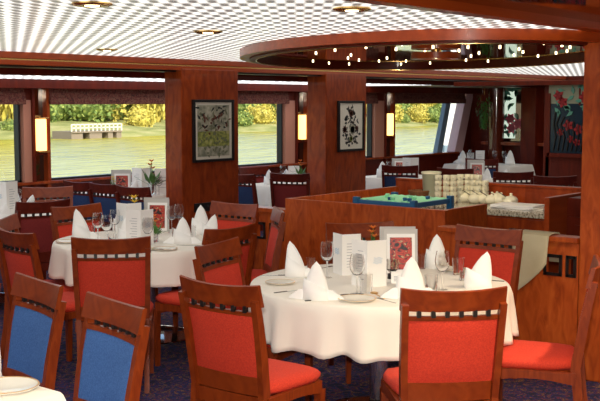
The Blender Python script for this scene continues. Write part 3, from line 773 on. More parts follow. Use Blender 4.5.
def photo_mat(name, seed, stops):
    m, n, l, b = new_mat(name); tc = n.new('ShaderNodeTexCoord'); mp = n.new('ShaderNodeMapping'); mp.inputs['Location'].default_value = (seed, seed * 2.3, 0); mp.inputs['Scale'].default_value = (14, 14, 22)
    mp.inputs['Rotation'].default_value = (0, .4, 0)
    v = n.new('ShaderNodeTexNoise'); v.inputs['Scale'].default_value = 1.2; v.inputs['Detail'].default_value = 2; v.inputs['Distortion'].default_value = 1.5
    cr = n.new('ShaderNodeValToRGB'); e = cr.color_ramp.elements; cr.color_ramp.interpolation = 'EASE'
    e[0].position = stops[0][0]; e[0].color = stops[0][1] + (1,); e[1].position = stops[-1][0]; e[1].color = stops[-1][1] + (1,)
    for p, c in stops[1:-1]: q = e.new(p); q.color = c + (1,)
    l.new(tc.outputs['Object'], mp.inputs[0]); l.new(mp.outputs[0], v.inputs['Vector']); l.new(v.outputs['Fac'], cr.inputs[0]); l.new(cr.outputs[0], b.inputs['Base Color']); setp(b, Roughness=.3); return m
M['foodphoto'] = photo_mat('food_photograph', 3, [(.36, (.015, .01, .01)), (.45, (.30, .015, .012)), (.53, (.55, .05, .025)), (.58, (.05, .02, .015)), (.64, (.60, .36, .18)), (.75, (.12, .04, .02))])
def mk_pcard(w, h):
    def f():
        t = thing('picture_card', '', '')
        R = Matrix.Rotation(-.12, 3, 'X')
        MB().box((-w / 2, 0, 0), (w / 2, .004, h), 0, R, Vector((0, 0, 0))).build('board', 'greyframe', t)
        MB().box((-w * .42, -.0022, .01), (w * .42, -.0004, h * .9), 0, R, Vector((0, 0, 0))).build('mount', 'paper', t)
        MB().box((-w * .33, -.004, h * .12), (w * .33, -.0024, h * .82), 0, R, Vector((0, 0, 0))).build('photo', 'foodphoto', t)
        MB().box((-w * .62, .05, 0), (w * .46, .053, h * 1.04), 0, Matrix.Rotation(-.02, 3, 'X'), Vector((0, .05, 0))).build('rear_leaf', 'greyframe', t)
        return t
    return f
K_pcard = Kind(mk_pcard(.19, .26))
def mk_plain_card(w, h):
    def f():
        t = thing('table_card', '', '')
        MB().box((-w / 2, -.001, 0), (w / 2, .002, h), 0, Matrix.Rotation(-.15, 3, 'X'), Vector((0, 0, 0))).build('front_leaf', 'paper', t)
        MB().box((-w / 2, .06, 0), (w / 2, .063, h), 0, Matrix.Rotation(.15, 3, 'X'), Vector((0, .062, 0))).build('rear_leaf', 'paper', t)
        m = MB()
        for k in range(4): m.box((-w * .3, -.0022, h * (.25 + .13 * k)), (w * (.1 + .06 * k), -.001, h * (.25 + .13 * k) + .004), 0, Matrix.Rotation(-.15, 3, 'X'), Vector((0, 0, 0)))
        m.build('text_lines', 'ink', t)
        return t
    return f
K_card = Kind(mk_plain_card(.15, .21)); K_small = Kind(mk_plain_card(.075, .06))
def mk_posy(petal, tall):
    def f():
        t = thing('flower_vase', '', ''); r = random.Random(tall * 100)
        MB().lathe([(0, 0), (.025, 0), (.03, .01), (.028, .08), (.022, .09), (.02, .088), (.026, .078), (.026, .012), (0, .008)], n=16).build('vase', 'glass', t, 40)
        m = MB()
        for k in range(16):
            a = r.uniform(0, 6.28); e = r.uniform(.3, 1.2); L = r.uniform(.05, .11) * tall
            d = Vector((math.cos(a) * math.cos(e), math.sin(a) * math.cos(e), math.sin(e))); s = d.cross(Vector((0, 0, 1))).normalized() * .016
            p = Vector((0, 0, .06)) + d * .02; q = d.cross(s).normalized() * .0015
            m.poly([p, p + d * L * .5 + s, p + d * L, p + d * L * .5 - s], q)
        m.build('leaves', 'leaf', t)
        for k in range(3):
            a = r.uniform(0, 6.28); top = Vector((.02 * math.cos(a), .02 * math.sin(a), .14 * tall + .025 * k))
            st = MB().tube([(0, 0, .06), top * .7, top], .0025, 6).build('stem', 'leaf', t)
            m = MB()
            for j in range(6):
                b = j * PI / 3; d = Vector((math.cos(b), math.sin(b), .7)).normalized(); s = d.cross(Vector((0, 0, 1))).normalized() * .008
                m.poly([top, top + d * .016 + s, top + d * .032, top + d * .016 - s], (0, 0, .0015))
            m.build('blossom', petal, t)
        return t
    return f
K_posy_y, K_posy_o = Kind(mk_posy('yellow', 1)), Kind(mk_posy('orange', 1.3))
def face(x, y):
    """heading that turns an item's -y side to the aisle where the photographer stands"""
    return math.atan2(y, x) - PI / 2
TABLES = [('r', 4.61, 3.19, .70), ('r', 5.0, 5.48, .64), ('r', 5.15, 7.75, .62), ('s', 1.2, 2.16, 2.79, 4.3), ('s', 7.08, 8.5, 7.95, 8.95), ('s', 9.08, 9.95, 7.82, 8.3),
          ('s', 10.97, 11.9, 7.1, 8.0), ('s', 14.2, 14.95, 7.45, 8.6), ('s', 11.15, 11.95, 5.85, 6.7)]
def on_table(q):
    best = None
    for t in TABLES:
        if t[0] == 'r':
            d = Vector((q.x - t[1], q.y - t[2])); L = d.length; m = t[3] - .09
            p = Vector((t[1], t[2])) + (d * (m / L) if L > m else d)
        else: p = Vector((min(max(q.x, t[1] + .1), t[2] - .1), min(max(q.y, t[3] + .1), t[4] - .1)))
        e = (p - Vector((q.x, q.y))).length
        if best is None or e < best[0]: best = (e, p)
    if best[0] > .15: print('MOVED %.2f' % best[0], q)
    return Vector((best[1].x, best[1].y, q.z))
def put(kind, px, py, lab, cat, group=None, z=TT, turn=0, sc=1):
    q = on_table(at(px, py, z)); return kind.put((q.x, q.y, z), face(q.x, q.y) + turn, lab, cat, group, sc)
GN, GW, GT, GP = 'folded napkins', 'stemmed wine glasses', 'water tumblers', 'bread plates'
# main table
put(K_nap['tall'], 296, 277, 'tall white pointed napkin at the rear left of the main table', 'napkin', GN)
put(K_nap['broad'], 316, 300, 'broad white napkin with spread wings beside the dark-bowled spoon', 'napkin', GN, turn=-.2, sc=1.02)
put(K_nap['broad'], 411, 299, 'broad white napkin in front of the food picture card', 'napkin', GN, turn=.1, sc=1.12)
put(K_nap['plain'], 442, 267, 'white mitre napkin seen through a wine glass on the main table', 'napkin', GN, sc=1.05)
put(K_nap['lean'], 478, 289, 'white napkin leaning to a sharp peak before the red chair by the beige cloth', 'napkin', GN)
put(K_wine, 327, 278, 'tall wine glass between the tall napkin and the standing menus', 'glass', GW)
put(K_wine, 357, 294, 'wine glass in front of the menus on the near bread plate', 'glass', GW, z=TT + .007)
put(K_wine, 442, 290, 'wine glass before the mitre napkin on the main table', 'glass', GW)
put(K_tumb, 311, 270, 'low tumbler behind the tall napkin on the main table', 'glass', GT, sc=.75)
put(K_tumb, 458, 275, 'tumbler just behind the leaning napkin on the main table', 'glass', GT)
put(K_tumb, 431, 294, 'tumbler nearest the front red chair, beside the picture card napkin', 'glass', GT)
put(K_tumb, 421, 269, 'tumbler just beyond the edge of the food picture card', 'glass', GT, sc=.9)
put(K_tumb, 366, 293, 'tumbler at the foot of the open menu', 'glass', GT)
put(K_tumb, 463, 281, 'short tumbler in front of the red chair by the beige cloth', 'glass', GT, sc=.6)
put(K_menu, 342, 276, 'open white menu with a pale blue emblem behind the main table glasses', 'menu', turn=-.35)
put(K_menu2, 367, 288, 'white folded menu with printed lines beside the food picture card', 'menu', turn=-.15)
put(K_pcard, 401, 275, 'grey framed card with a red food photograph on the main table', 'menu card', turn=.12)
put(K_small, 398, 284, 'tiny blank white card under the food picture', 'card')
t = put(K_posy_o, 373, 268, 'orange stemmed flowers in a small vase behind the open menus', 'flowers')
q = at(392, 279, TT); t = thing('candle_holder', 'glass candle holder with a dark foot before the food picture', 'candle holder', q)
MB().lathe([(0, 0), (.026, 0), (.024, .03), (.012, .035), (0, .035)], n=20).build('foot', 'black', t, 40)
MB().lathe([(.012, .035), (.036, .06), (.038, .085), (.03, .11), (.028, .11), (.035, .085), (.033, .06), (0, .04)], n=20).build('bowl', 'glass', t, 40)
put(K_plate, 280, 284, 'bread plate at the left edge of the main table', 'plate', GP, sc=.85)
put(K_plate, 357, 301, 'bread plate at the front of the main table between napkins', 'plate', GP)
put(K_plate, 464, 301, 'bread plate on the main table behind the front chair rail', 'plate', GP)
put(K_plate, 473, 267, 'bread plate at the back of the main table by the mitre napkin', 'plate', GP, sc=.85)
put(K_knife, 278, 276, 'table knife behind the left bread plate', 'knife', turn=PI, sc=.9)
put(K_knife, 287, 292, 'butter knife in front of the left bread plate', 'knife', turn=.6, sc=.8)
put(K_knife, 323, 300, 'table knife lying beside the dark-bowled spoon', 'knife', turn=.5)
put(K_spoon, 334, 297, 'steel spoon with dark shining bowl beside the broad napkin', 'spoon', turn=.45)
put(K_gspoon, 378, 296, 'gilt reflecting spoon before the open menu', 'spoon', turn=1.9)
put(K_fork, 386, 301, 'fork pointing at the picture card napkin', 'fork', turn=2.2, sc=.8)
put(K_knife, 452, 297, 'knife across the plate behind the front chair rail', 'knife', turn=-.4)
put(K_knife, 497, 281, 'knife beside the leaning napkin at the far rim', 'knife', turn=2.9, sc=.8)
put(K_fork, 325, 268, 'fork behind the tall wine glass on the main table', 'fork', turn=.9, sc=.8)
# second table
put(K_nap['tall'], 82, 240, 'tall pointed white napkin at the left of the second round table', 'napkin', GN, sc=1.1)
put(K_nap['plain'], 103, 226, 'rounded napkin behind the glasses on the second table', 'napkin', GN, sc=.85)
put(K_nap['plain'], 127, 243, 'napkin before the text menu, above the red chair rail', 'napkin', GN, sc=.95)
put(K_nap['broad'], 183, 244, 'napkin with wide wings at the front of the second table', 'napkin', GN, turn=-.1)
put(K_nap['plain'], 201, 234, 'upright napkin below the black socket plate', 'napkin', GN, sc=1.12)
put(K_nap['lean'], 210, 236, 'napkin leaning at the edge of the second table before the red chair', 'napkin', GN, sc=.8)
put(K_menu, 127, 239, 'white menu standing behind the text menu on the second table', 'menu', turn=-.2, sc=1.08)
put(K_menu2, 141, 247, 'white menu with lines of text on the second table', 'menu', turn=.1, sc=1.0)
put(K_pcard, 157, 232, 'cream framed picture card on the second table', 'menu card', turn=-.25, sc=.95)
t = put(K_posy_y, 138, 232, 'yellow orange flower poking above the text menu', 'flowers', sc=1.35)
t = put(K_posy_o, 155, 243, 'leafy green posy before the cream picture card', 'flowers', sc=.8)
for x, y, l in ((98, 242, 'wine glass closest to the tall napkin on the second table'), (107, 245, 'wine glass mid cluster on the second table'), (115, 238, 'wine glass beside the white menu on the second table'), (148, 248, 'wine glass standing before the text menu edge'), (172, 233, 'wine glass beside the cream picture card'), (183, 230, 'wine glass in front of the picture pillar')):
    put(K_wine, x, y, l, 'glass', GW)
for x, y, l in ((91, 238, 'tumbler beside the tall napkin on the second table'), (112, 247, 'tumbler in front of the cluster of wine glasses'), (176, 240, 'tumbler behind the wide winged napkin'), (192, 238, 'tumbler between two napkins on the second table')):
    put(K_tumb, x, y, l, 'glass', GT, sc=.9)
put(K_plate, 68, 243, 'bread plate at the left rim of the second table', 'plate', GP, sc=.9)
put(K_plate, 166, 251, 'bread plate before the wide winged napkin', 'plate', GP, sc=.9)
put(K_knife, 158, 253, 'knife near the plate on the second table', 'knife', turn=.3)
put(K_fork, 190, 246, 'fork beside the wide winged napkin', 'fork', turn=-.4)
put(K_spoon, 150, 252, 'spoon below the stem of the glass before the text menu', 'spoon', turn=.2)
# rear left table
put(K_menu, 7, 216, 'large open white menu at the left edge of the photo', 'menu', turn=.1, sc=1.25)
put(K_nap['plain'], 24, 209, 'white napkin beside the menu at the left edge', 'napkin', GN, sc=.95)
put(K_nap['lean'], 42, 210, 'small leaning napkin in front of the chair under the sconce', 'napkin', GN, sc=.75)
put(K_nap['broad'], 8, 222, 'low white napkin under the menu at the left edge', 'napkin', GN, sc=.8)
put(K_wine, 18, 212, 'wine glass next to the menu at the left edge', 'glass', GW)
put(K_tumb, 32, 212, 'tumbler on the rear left table beside the napkin', 'glass', GT)
# near corner table
put(K_nap['lean'], -3, 379, 'white napkin cut by the left edge on the near corner table', 'napkin', GN, turn=.3)
put(K_plate, 11, 389, 'cream bread plate on the near corner table', 'plate', GP, sc=1.15)
put(K_knife, 12, 376, 'knife lying above the plate on the near corner table', 'knife', turn=.35)
# window tables
put(K_pcard, 122, 196, 'white framed picture card on the window table behind the blue chairs', 'menu card', turn=-.15, sc=1.0)
put(K_menu2, 142, 194, 'tall plain white menu beside the leafy vase under the window', 'menu', turn=.0, sc=1.1)
put(K_card, 164, 194, 'white card half hidden by the picture pillar', 'card', sc=1.3)
put(K_posy_o, 152, 195, 'leafy vase with orange blossom under the wide window', 'flowers', sc=1.5)
put(K_nap['lean'], 116, 199, 'white napkin strip leaning before the picture card by the window', 'napkin', GN, sc=.9)
put(K_wine, 131, 193, 'wine glass beside the picture card by the window', 'glass', GW)
put(K_wine, 159, 195, 'wine glass beside the leafy vase', 'glass', GW)
put(K_tumb, 135, 195, 'tumbler in front of the tall plain menu by the window', 'glass', GT)
t = put(K_posy_y, 93, 198, 'yellow flowers in a dark vase between two blue chairs', 'flowers', z=TT, sc=1.0)
put(K_nap['plain'], 269, 185, 'white napkin on the table corner between the picture pillars', 'napkin', GN, sc=.95)
put(K_nap['plain'], 277, 181, 'second napkin, beside the glasses between the picture pillars', 'napkin', GN, sc=.8)
put(K_wine, 283, 182, 'wine glass between the napkin and card by the narrow window', 'glass', GW)
put(K_card, 294, 182, 'white table card standing behind the dark red chair', 'card', turn=.0, sc=.95)
put(K_posy_o, 303, 182, 'small plant beside the pillar with the dark plant picture', 'flowers', sc=1.1)
put(K_nap['plain'], 373, 179, 'white napkin on the cloth edge beside the pillar, before the bow window', 'napkin', GN, sc=1.1)
put(K_nap['plain'], 382, 178, 'second white napkin along, behind the dark chair with bright slots', 'napkin', GN, sc=1.1)
put(K_pcard, 400, 177, 'framed picture card under the bow window', 'menu card', sc=.9)
put(K_posy_y, 409, 177, 'small green plant beside the picture card under the bow window', 'flowers', sc=1.1)
put(K_menu2, 419, 180, 'tall menu standing beneath the bow window', 'menu', sc=1.1)
put(K_wine, 389, 177, 'wine glass behind the dark chair before the bow window', 'glass', GW)
put(K_nap['lean'], 436, 181, 'leaning white napkin beside the tall menu, under the bow window', 'napkin', GN, sc=1.0)
put(K_nap['plain'], 445, 181, 'pointed napkin next to the leaning one, above the sage bucket', 'napkin', GN, sc=1.1)
put(K_pcard, 468, 183, 'framed card with a red picture behind the cup stacks', 'menu card', sc=1.0)
put(K_nap['plain'], 487, 182, 'cream napkin just above the last short cup stack', 'napkin', GN, sc=.9)
put(K_nap['lean'], 503, 183, 'white napkin above the sugar bowl nearest the papers', 'napkin', GN, sc=.85)
put(K_nap['broad'], 460, 163, 'white napkin spread on the far table beside the bow jamb', 'napkin', GN, sc=1.1)
put(K_card, 475, 162, 'white card on the far table under the hanging plant', 'card', sc=.75)
put(K_card, 489, 162, 'printed table card on the far table under the bright post', 'card', sc=.95)
put(K_nap['plain'], 510, 165, 'white napkin on the corner of the far table', 'napkin', GN, sc=1.2)
put(K_wine, 499, 163, 'wine glass on the far table beside the printed card', 'glass', GW)
put(K_wine, 504, 164, 'wine glass on the far table beside the corner napkin', 'glass', GW)
put(K_wine, 466, 162, 'wine glass on the far table between napkin and white card', 'glass', GW)

# ------------------------------------------------------------------ pictures
def leafshape(m, c, ang, L, W, y):
    d = Vector((math.cos(ang), 0, math.sin(ang))); s = Vector((-d.z, 0, d.x)); p = Vector((c[0], y, c[1]))
    m.poly([p, p + d * L * .35 + s * W, p + d * L, p + d * L * .35 - s * W], (0, -.0012, 0))
def picture(u0, u1, z0, z1, v, label):
    w, h = (u1 - u0) / 2, (z1 - z0) / 2
    t = thing('framed_picture', label, 'picture', ((u0 + u1) / 2, v, (z0 + z1) / 2))
    m = MB(); e = .028
    m.box((-w, -.03, -h), (-w + e, 0, h), .003); m.box((w - e, -.03, -h), (w, 0, h), .003); m.box((-w + e, -.03, -h), (w - e, 0, -h + e), .003); m.box((-w + e, -.03, h - e), (w - e, 0, h), .003)
    m.build('frame', 'black', t)
    MB().box((-w + e, -.014, -h + e), (w - e, -.004, h - e)).build('mount', 'cream_card', t)
    return t, w - e, h - e
M['pic_olive'] = plain('olive_print', (.17, .18, .10), .6); M['pic_dark'] = plain('dark_print', (.022, .022, .02), .6); M['pic_brown'] = plain('brown_print', (.13, .035, .02), .6); M['pic_lime'] = noise_mat('lime_print', [(.35, (.12, .15, .04)), (.6, (.42, .42, .10)), (.7, (.5, .44, .22))], (30, 30, 30), .6)
M['pic_grey'] = noise_mat('sage_print', [(.35, (.20, .20, .14)), (.55, (.40, .38, .28)), (.7, (.55, .50, .38))], (18, 18, 18), .6)
t, w, h = picture(7.37, 7.965, 1.115, 1.745, 7.378, 'framed print of pale tangled foliage on the pillar nearest the windows')
MB().box((-w * .86, -.0165, -h * .9), (w * .86, -.014, h * .9)).build('print', 'pic_grey', t)
MB().box((-w * .86, -.018, -h * .55), (w * .86, -.0167, -h * .02)).build('grass_band', 'pic_lime', t)
for mat, n, zz, y in (('pic_dark', 26, (.1, .85), -.0185), ('pic_olive', 40, (-.5, .6), -.02), ('pic_brown', 18, (-.1, .8), -.0215)):
    m = MB(); r = random.Random(n)
    for k in range(n): leafshape(m, (r.uniform(-.78, .78) * w, r.uniform(*zz) * h), r.uniform(0, 6.28), r.uniform(.03, .075), r.uniform(.007, .016), y)
    m.build('pattern', mat, t)
m = MB(); r = random.Random(3)
for k in range(14): leafshape(m, (r.uniform(-.8, .8) * w, r.uniform(-.85, -.55) * h), r.uniform(0, 6.28), r.uniform(.02, .06), .012, -.0185)
m.build('leaf_pattern', 'pic_olive', t)
t, w, h = picture(9.765, 10.285, 1.135, 1.735, 7.378, 'framed print of a dark flowering plant on the second pillar')
m = MB(); r = random.Random(11)
for k in range(95):
    z = r.uniform(-.8, .8); wd = .62 * (1 - .75 * max(0, z)) * (1 if z > -.45 else .7)
    leafshape(m, (r.uniform(-wd, wd) * w, z * h), r.uniform(0, 6.28), r.uniform(.03, .065), r.uniform(.009, .02), -.0155)
m.build('pattern', 'pic_dark', t)
for mat, c, s in (('pic_brown', (.0, .55), .045), ('pic_brown', (-.55, -.15), .05), ('pic_brown', (.5, -.1), .035), ('pic_grey', (.1, -.15), .075), ('pic_lime', (0, -.55), .04)):
    m = MB(); q = (c[0] * w, c[1] * h)
    for k in range(9): leafshape(m, q, k * 2 * PI / 9, s, s * .35, -.0175)
    m.build('flower_pattern', mat, t)
# ------------------------------------------------------------------ end wall pieces
def onend(x, y, u): return atu(x, y, u)
u = EU + .30
a, b = onend(500, 92, u), onend(527, 148, u)
t = thing('etched_glass_panel', 'pale etched glass panel with a pink flower spray on the end wall', 'glass panel', (u, (a.y + b.y) / 2, 1.06))
hw = (a.y - b.y) / 2; H_ = .92
MB().box((0, -hw, 0), (.03, hw, H_), .004).build('backing', 'darkmirror', t)
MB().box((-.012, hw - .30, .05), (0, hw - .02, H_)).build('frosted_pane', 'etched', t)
MB().box((-.02, -hw, H_ - .08), (0.0, hw, H_)).build('top_band', 'paleglass', t)
def petals(m, c, n, L, W, x, z0=0):
    for k in range(n):
        a = k * 2 * PI / n + z0; d = Vector((0, math.cos(a), math.sin(a))); s = Vector((0, -d.z, d.y)); p = Vector((x, c[0], c[1]))
        m.poly([p, p + d * L * .4 + s * W, p + d * L, p + d * L * .4 - s * W], (-.012, 0, 0))
for c in ((hw - .22, .38), (hw - .36, .30), (hw - .24, .22)):
    m = MB(); petals(m, c, 6, .10, .045, -.016); m.build('pink_flower', 'pink', t)
m = MB(); r = random.Random(5)
for k in range(26): petals(m, (hw - r.uniform(.05, .3), r.uniform(.05, .85)), 1, .14, .03, -.014, r.uniform(0, 6.28))
m.build('leaf_spray', 'greenglass', t)
m = MB()
for k in range(8): petals(m, (-hw + .08 + .05 * k, H_ - .03 - .02 * (k % 3)), 1, .13, .03, -.022, .6 * k)
m.build('corner_leaves', 'greenglass', t)
# polished posts
SB('trim_12', (EU + .05, onend(543, 100, u).y, 0), (EU + .34, onend(528, 100, u).y, 2.2), 'wood_dark', .01)
q = onend(494, 110, EU + .1); struct(MB().lathe([(0, 0), (.14, 0), (.14, 2.2), (0, 2.2)], n=40).build('trim_13', 'burr_gloss', None, 40, (EU + .18, q.y, 0)))
u2 = 12.2
a, b = onend(549, 88, u2), onend(592, 152, u2)
t = thing('stained_glass_screen', 'dark blue stained glass screen with red flowers next to the big pillar', 'glass panel', (u2, (a.y + b.y) / 2, 1.08)); hw = (a.y - b.y) / 2
MB().box((0, -hw, 0), (.04, hw, .62), .004).build('dark_pane', 'blueglass', t)
MB().box((.0, -hw, .62), (.04, hw, .86)).build('upper_pane', 'paleglass', t)
m = MB(); m.box((-.02, hw - .03, -.04), (.05, hw + .03, .75)); m.box((-.02, -hw, -.05), (.05, hw, .0)); m.box((-.01, -.13, .6), (.0, -.11, .86)); m.build('frame', 'wood_dark', t)
for c in ((.16, .72), (.10, .64), (-.18, .70), (-.12, .30), (.02, .35)):
    m = MB(); petals(m, c, 5, .075, .035, -.004); m.build('red_flower', 'redglass', t)
m = MB(); r = random.Random(8)
for k in range(22): petals(m, (r.uniform(-hw, hw * .7), r.uniform(.5, .84)), 1, .11, .025, -.003, r.uniform(0, 6.28))
m.build('leaf_spray', 'greenglass', t)
m = MB(); r = random.Random(9)
for k in range(7):
    y = hw - .08 - .06 * k; m.tube([(-.006, y, .03), (-.006, y - .03, .2), (-.006, y + .03 * math.sin(k), .36), (-.006, y - .02, .52 - .03 * k)], .012, 6)
m.build('leading', 'black', t)
m = MB()
for c in ((.12, .26), (-.02, .18), (-.1, .14)): petals(m, c, 5, .05, .03, -.004)
m.build('orange_flower', 'redglass', t)
SB('trim_14', (12.24, onend(600, 100, 12.2).y - .4, 0), (12.4, onend(545, 100, 12.2).y, 1.08), 'wood_dark', .004)
SB('trim_15', (12.24, onend(549, 100, 12.2).y, 0), (12.4, onend(543, 100, 12.2).y, 1.93), 'wood_dark', .004)
SB('trim_16', (12.1, 2.6, 1.93), (12.5, 7.2, 1.985), 'wood_dark', .004)
# hanging plant
q = onend(484, 118, EU - .1)
t = thing('hanging_plant', 'trailing green plant hanging on the end wall beside the bow window', 'plant', (q.x, q.y, 1.95))
MB().lathe([(0, -.22), (.06, -.22), (.09, -.12), (.085, -.11), (0, -.14)], n=16).build('pot', 'wood_dark', t, 40)
MB().tube([(0, 0, 0), (0, 0, -.13)], .006, 6).build('hanger', 'brass', t)
m = MB(); r = random.Random(21)
for k in range(260):
    a = r.uniform(0, 6.28); rr_ = r.uniform(.03, .13); z = -.10 - r.random() ** .8 * .55; rr_ *= 1 - .5 * max(0, (-z - .3)) / .35
    p = Vector((rr_ * math.cos(a), rr_ * math.sin(a), z)); d = Vector((math.cos(a) * .5, math.sin(a) * .5, -.8)).normalized(); s = d.cross(Vector((0, 0, 1))).normalized() * .014
    m.poly([p, p + d * .03 + s, p + d * .06, p + d * .03 - s], (.001, .001, .001))
m.build('foliage', 'leaf', t)

# ------------------------------------------------------------------ outdoors
WZ = -.8
struct(MB().box((-60, 9.35, WZ - .2), (260, 62, WZ)).build('river', 'water'))
m = MB(); rows = []
for k, (v, z) in enumerate(((58, WZ - .3), (59.2, WZ + .12), (61, WZ + .5), (66, WZ + 1.0), (80, WZ + 1.5), (140, WZ + 6))):
    rows.append([(-60 + 4 * j, v + (.8 * math.sin(j * 1.3) + .5 * math.sin(j * .37)) * (k < 4), z + .12 * math.sin(j * .9 + k)) for j in range(81)])
m.loft(rows, cap=False, closed=False); struct(m.build('ground_far_bank', 'bank', None, 60))
q = atv(444, 125, VW + 2.5); SB('exterior_hull_panel', (q.x, VW + 2.5, .8), (q.x + 2.6, VW + 2.56, 2.4), 'white'); SB('exterior_hull_sill', (q.x, VW + 2.48, -.8), (q.x + 2.6, VW + 2.58, .8), 'slate')
def blob_mesh(name, mat, rx, ry, rz, seed, n=700, droop=False, leaf=.35):
    m = MB(); r = random.Random(seed)
    for k in range(n):
        th = r.uniform(0, 6.28); ph = math.acos(r.uniform(-.9, 1)); rad = r.uniform(.7, 1.08) + .12 * math.sin(3 * th + seed) * math.sin(2 * ph)
        p = Vector((rx * rad * math.sin(ph) * math.cos(th), ry * rad * math.sin(ph) * math.sin(th), rz * (1 + rad * math.cos(ph))))
        d = Vector((r.uniform(-1, 1), r.uniform(-1, 1), r.uniform(-1, .6) if not droop else -3)).normalized(); s = d.cross(Vector((r.uniform(-1, 1), r.uniform(-1, 1), .3))).normalized()
        L = leaf * r.uniform(.6, 1.4) * (2.6 if droop else 1); W = leaf * .45
        m.poly([p - d * L * .5, p + s * W, p + d * L * .5, p - s * W], (.01, .01, .01))
    return m
def mk_bush(mat, seed, rx, ry, rz, droop=False, leaf=.35, n=700):
    def f():
        t = thing('river_bush', '', '')
        blob_mesh('foliage', mat, rx, ry, rz, seed, n, droop, leaf).build('foliage', mat, t)
        MB().tube([(0, 0, -.6), (.05, .05, rz * .6), (.0, .1, rz * 1.2)], lambda f_: .16 - .09 * f_, 7).build('trunk', 'bark', t)
        m = MB().ell((0, 0, rz), (rx * .72, ry * .72, rz * .8), 2); m.build('inner_foliage', mat, t, 60)
        return t
    return f
KB = [Kind(mk_bush('foliage', 1, 2.6, 2.2, 1.5)), Kind(mk_bush('foliage_yellow', 2, 2.4, 2, 1.9)), Kind(mk_bush('foliage_dark', 3, 2.8, 2.4, 2.0)), Kind(mk_bush('foliage_yellow', 4, 2.2, 2.0, 3.2, True, .5))]
GB = 'bushes and trees on the far river bank'
bushes = [(1, 'yellow', 3, 67), (16, 'dark', 2, 70), (58, 'yellow green', 0, 67), (75, 'dark', 2, 71), (96, 'yellow', 1, 67), (110, 'green', 0, 69), (120, 'golden', 1, 70), (132, 'dark', 2, 72), (148, 'golden willow', 3, 66), (157, 'golden willow', 3, 68), (163, 'green', 0, 71),
          (245, 'green', 0, 66), (256, 'green', 0, 68), (268, 'dark', 2, 72), (280, 'yellow', 1, 67), (302, 'green', 0, 67), (368, 'yellow', 1, 66), (396, 'green', 0, 65), (406, 'dark', 2, 69), (414, 'golden', 1, 66), (425, 'golden', 1, 67), (434, 'green', 0, 66), (443, 'yellow', 1, 68), (40, 'green', 0, 66), (86, 'green', 0, 66), (390, 'low yellow', 1, 61.5), (402, 'low green', 0, 61.2), (418, 'low golden', 1, 61.4), (432, 'low green', 0, 61.5), (446, 'low yellow', 1, 61.6), (240, 'low green', 0, 61.3), (262, 'low golden', 1, 61.5), (12, 'low green', 0, 62), (140, 'low golden', 1, 62)]
where = ['nearest the left edge of the photo', 'beside the left edge sconce', 'above the pale jetty near its post', 'behind the jetty', 'rising over the jetty rail', 'past the jetty end', 'behind the open bank', 'deep behind the open bank', 'trailing by the picture pillar', 'beside the trailing one', 'half hidden by the picture pillar',
         'first seen through the narrower window', 'second seen through the narrower window', 'standing back in the narrower window', 'by the edge of the narrower window', 'in the slit before the second pillar', 'glimpsed in the slit past the second pillar', 'first in the bow window', 'standing back in the bow window', 'brightest in the bow window', 'beside the brightest one in the bow window', 'near the slanted mullion', 'behind the slanted mullion', 'behind the left edge sconce', 'growing low behind the jetty rail', 'at the water under the bow window blind start', 'at the water beside the last sconce', 'at the water mid bow window', 'at the water before the slanted mullion', 'at the water behind the slanted mullion', 'at the water beside the picture pillar', 'at the water in the narrower window', 'at the water in the edge window', 'at the water between jetty and pillar']
for i, (x, c, k, v) in enumerate(bushes):
    q = atv(x, 115, v); sc = (1 + .25 * math.sin(i * 2.1)) * (.5 if v < 63 else 1)
    KB[k].put((q.x, v, WZ + (.1 if v < 63 else .35) + (v - 61) * .07), i * 1.7, '%s bush on the far bank, %s' % (c, where[i]), 'bush', GB, sc)
# jetty with white railing
a, b = atv(63, 130, 57.5).x, atv(113, 130, 57.5).x
t = thing('jetty', 'white railed jetty on brown stone piers across the river', 'jetty', ((a + b) / 2, 57.5, WZ)); w = (b - a) / 2
MB().box((-w, -1, .42), (w, 1.2, .52)).build('deck', 'stone', t)
for x, hw_ in ((-.78, .22), (-.05, .25), (.55, .1), (.9, .1)): MB().box((w * (x - hw_), -.9, -.3), (w * (x + hw_), 1.2, .42)).build('pier', 'stone', t)
m = MB()
for k in range(13):
    x = -w + 2 * w * k / 12; m.box((x - .035, -.95, .5), (x + .035, -.88, 1.0))
for z in (.72, .95): m.box((-w, -.95, z), (w, -.88, z + .07))
m.build('railing', 'cream_card', t)
q = atv(57, 120, 58)
t = thing('river_sign', 'white square river sign on a pole by the jetty', 'sign', (q.x, 59.3, WZ + .1))
MB().tube([(0, 0, 0), (0, 0, 2.3)], .04, 8).build('pole', 'steel', t); MB().box((-.3, -.05, 1.5), (.3, 0, 2.1), .01).build('board', 'white', t)
# pale house far behind the narrower window
q = atv(276, 108, 84)
t = thing('far_house', 'pale grey house with dark windows far beyond the narrower window', 'house', (q.x, 84, WZ + 1.5))
MB().box((-9, 0, 0), (9, 7, 4)).build('wall', 'white', t)
MB().poly([(-9.6, -.6, 4), (-9.6, 7.6, 4), (-9.6, 3.5, 6.6)], (19.2, 0, 0)).build('roof', 'stone', t)
for x in (-6.5, -3.2, 0, 3.2, 6.5): MB().box((x - .7, -.06, 1.0), (x + .7, .02, 2.4)).build('window', 'black', t)
q = atv(430, 106, 95)
t = thing('far_house', 'white house glimpsed over the bushes in the bow window', 'house', (q.x, 95, WZ + 2))
MB().box((-7, 0, 0), (7, 7, 4.2)).build('wall', 'white', t)
MB().poly([(-7.6, -.6, 4.2), (-7.6, 7.6, 4.2), (-7.6, 3.5, 7)], (15.2, 0, 0)).build('roof', 'stone', t)
for x in (-4.5, -1.5, 1.5, 4.5): MB().box((x - .7, -.06, .8), (x + .7, .02, 2.4)).build('window', 'black', t)

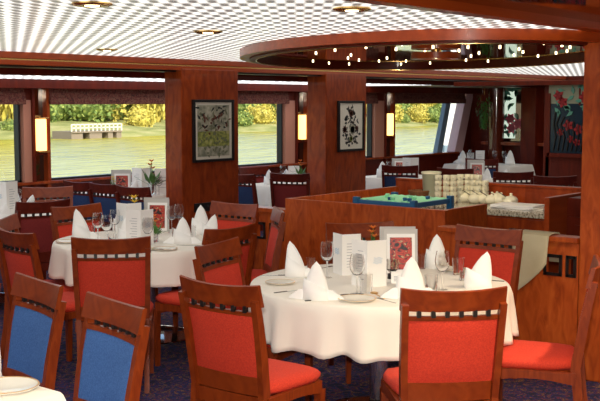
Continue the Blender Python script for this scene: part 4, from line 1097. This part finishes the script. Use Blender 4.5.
# ------------------------------------------------------------------ light
w = bpy.data.worlds.new('sky'); bpy.context.scene.world = w; w.use_nodes = True; n = w.node_tree.nodes; l = w.node_tree.links
sk = n.new('ShaderNodeTexSky'); sk.sky_type = 'NISHITA'; sk.sun_elevation = math.radians(38); sk.sun_rotation = math.radians(200); sk.sun_disc = False; bpy.context.scene.cycles.transparent_max_bounces = 32
l.new(sk.outputs[0], n['Background'].inputs[0]); n['Background'].inputs[1].default_value = .2
sd = bpy.data.lights.new('sun', 'SUN'); sd.energy = 3.4; sd.angle = .01; sd.color = (1, .93, .78); so = bpy.data.objects.new('sun', sd); C.objects.link(so)
so.rotation_euler = Vector((-.3, -1, .75)).to_track_quat('Z', 'Y').to_euler()
# lamp of the ring pendant
pd = bpy.data.lights.new('pendant_lamp', 'SPOT'); pd.energy = 20; pd.color = (1, .84, .62); pd.shadow_soft_size = .05; pd.spot_size = math.radians(150); pd.spot_blend = .7
po = bpy.data.objects.new('pendant_lamp', pd); C.objects.link(po); po.location = t_ring.location - Vector((0, 0, .07))
# unseen lamps added in the aisle ceiling to brighten the big pillar and chairs
for i, (x, y) in enumerate(((1.2, 1.4), (3.4, 1.4), (4.9, 1.4))):
    K_down.put((x, y, 2.1795), 0, 'unseen brass downlight added in the dark aisle ceiling', 'ceiling light', 'added aisle downlights')
    ld = bpy.data.lights.new('aisle_fill_lamp', 'SPOT'); ld.energy = 95; ld.color = (1, .80, .55); ld.shadow_soft_size = .04; ld.spot_size = math.radians(140); ld.spot_blend = .8
    lo = bpy.data.objects.new('aisle_fill_lamp', ld); C.objects.link(lo); lo.location = (x, y, 2.15)
# the photographer's flash, just above the lens
fd = bpy.data.lights.new('camera_flash', 'SPOT'); fd.energy = 345; fd.shadow_soft_size = .05; fd.color = (1, .95, .86); fd.spot_size = math.radians(62); fd.spot_blend = .6
fo = bpy.data.objects.new('camera_flash', fd); C.objects.link(fo); fo.location = Vector((0, 0, EYE + .14)) - RT * .03; fo.rotation_euler = cam.rotation_euler

vs = bpy.context.scene.view_settings; bpy.context.scene.display_settings.display_device = 'sRGB'
vs.view_transform = 'Standard'; vs.look = 'None'; vs.gamma = 1; vs.exposure = .8; vs.use_curve_mapping = False
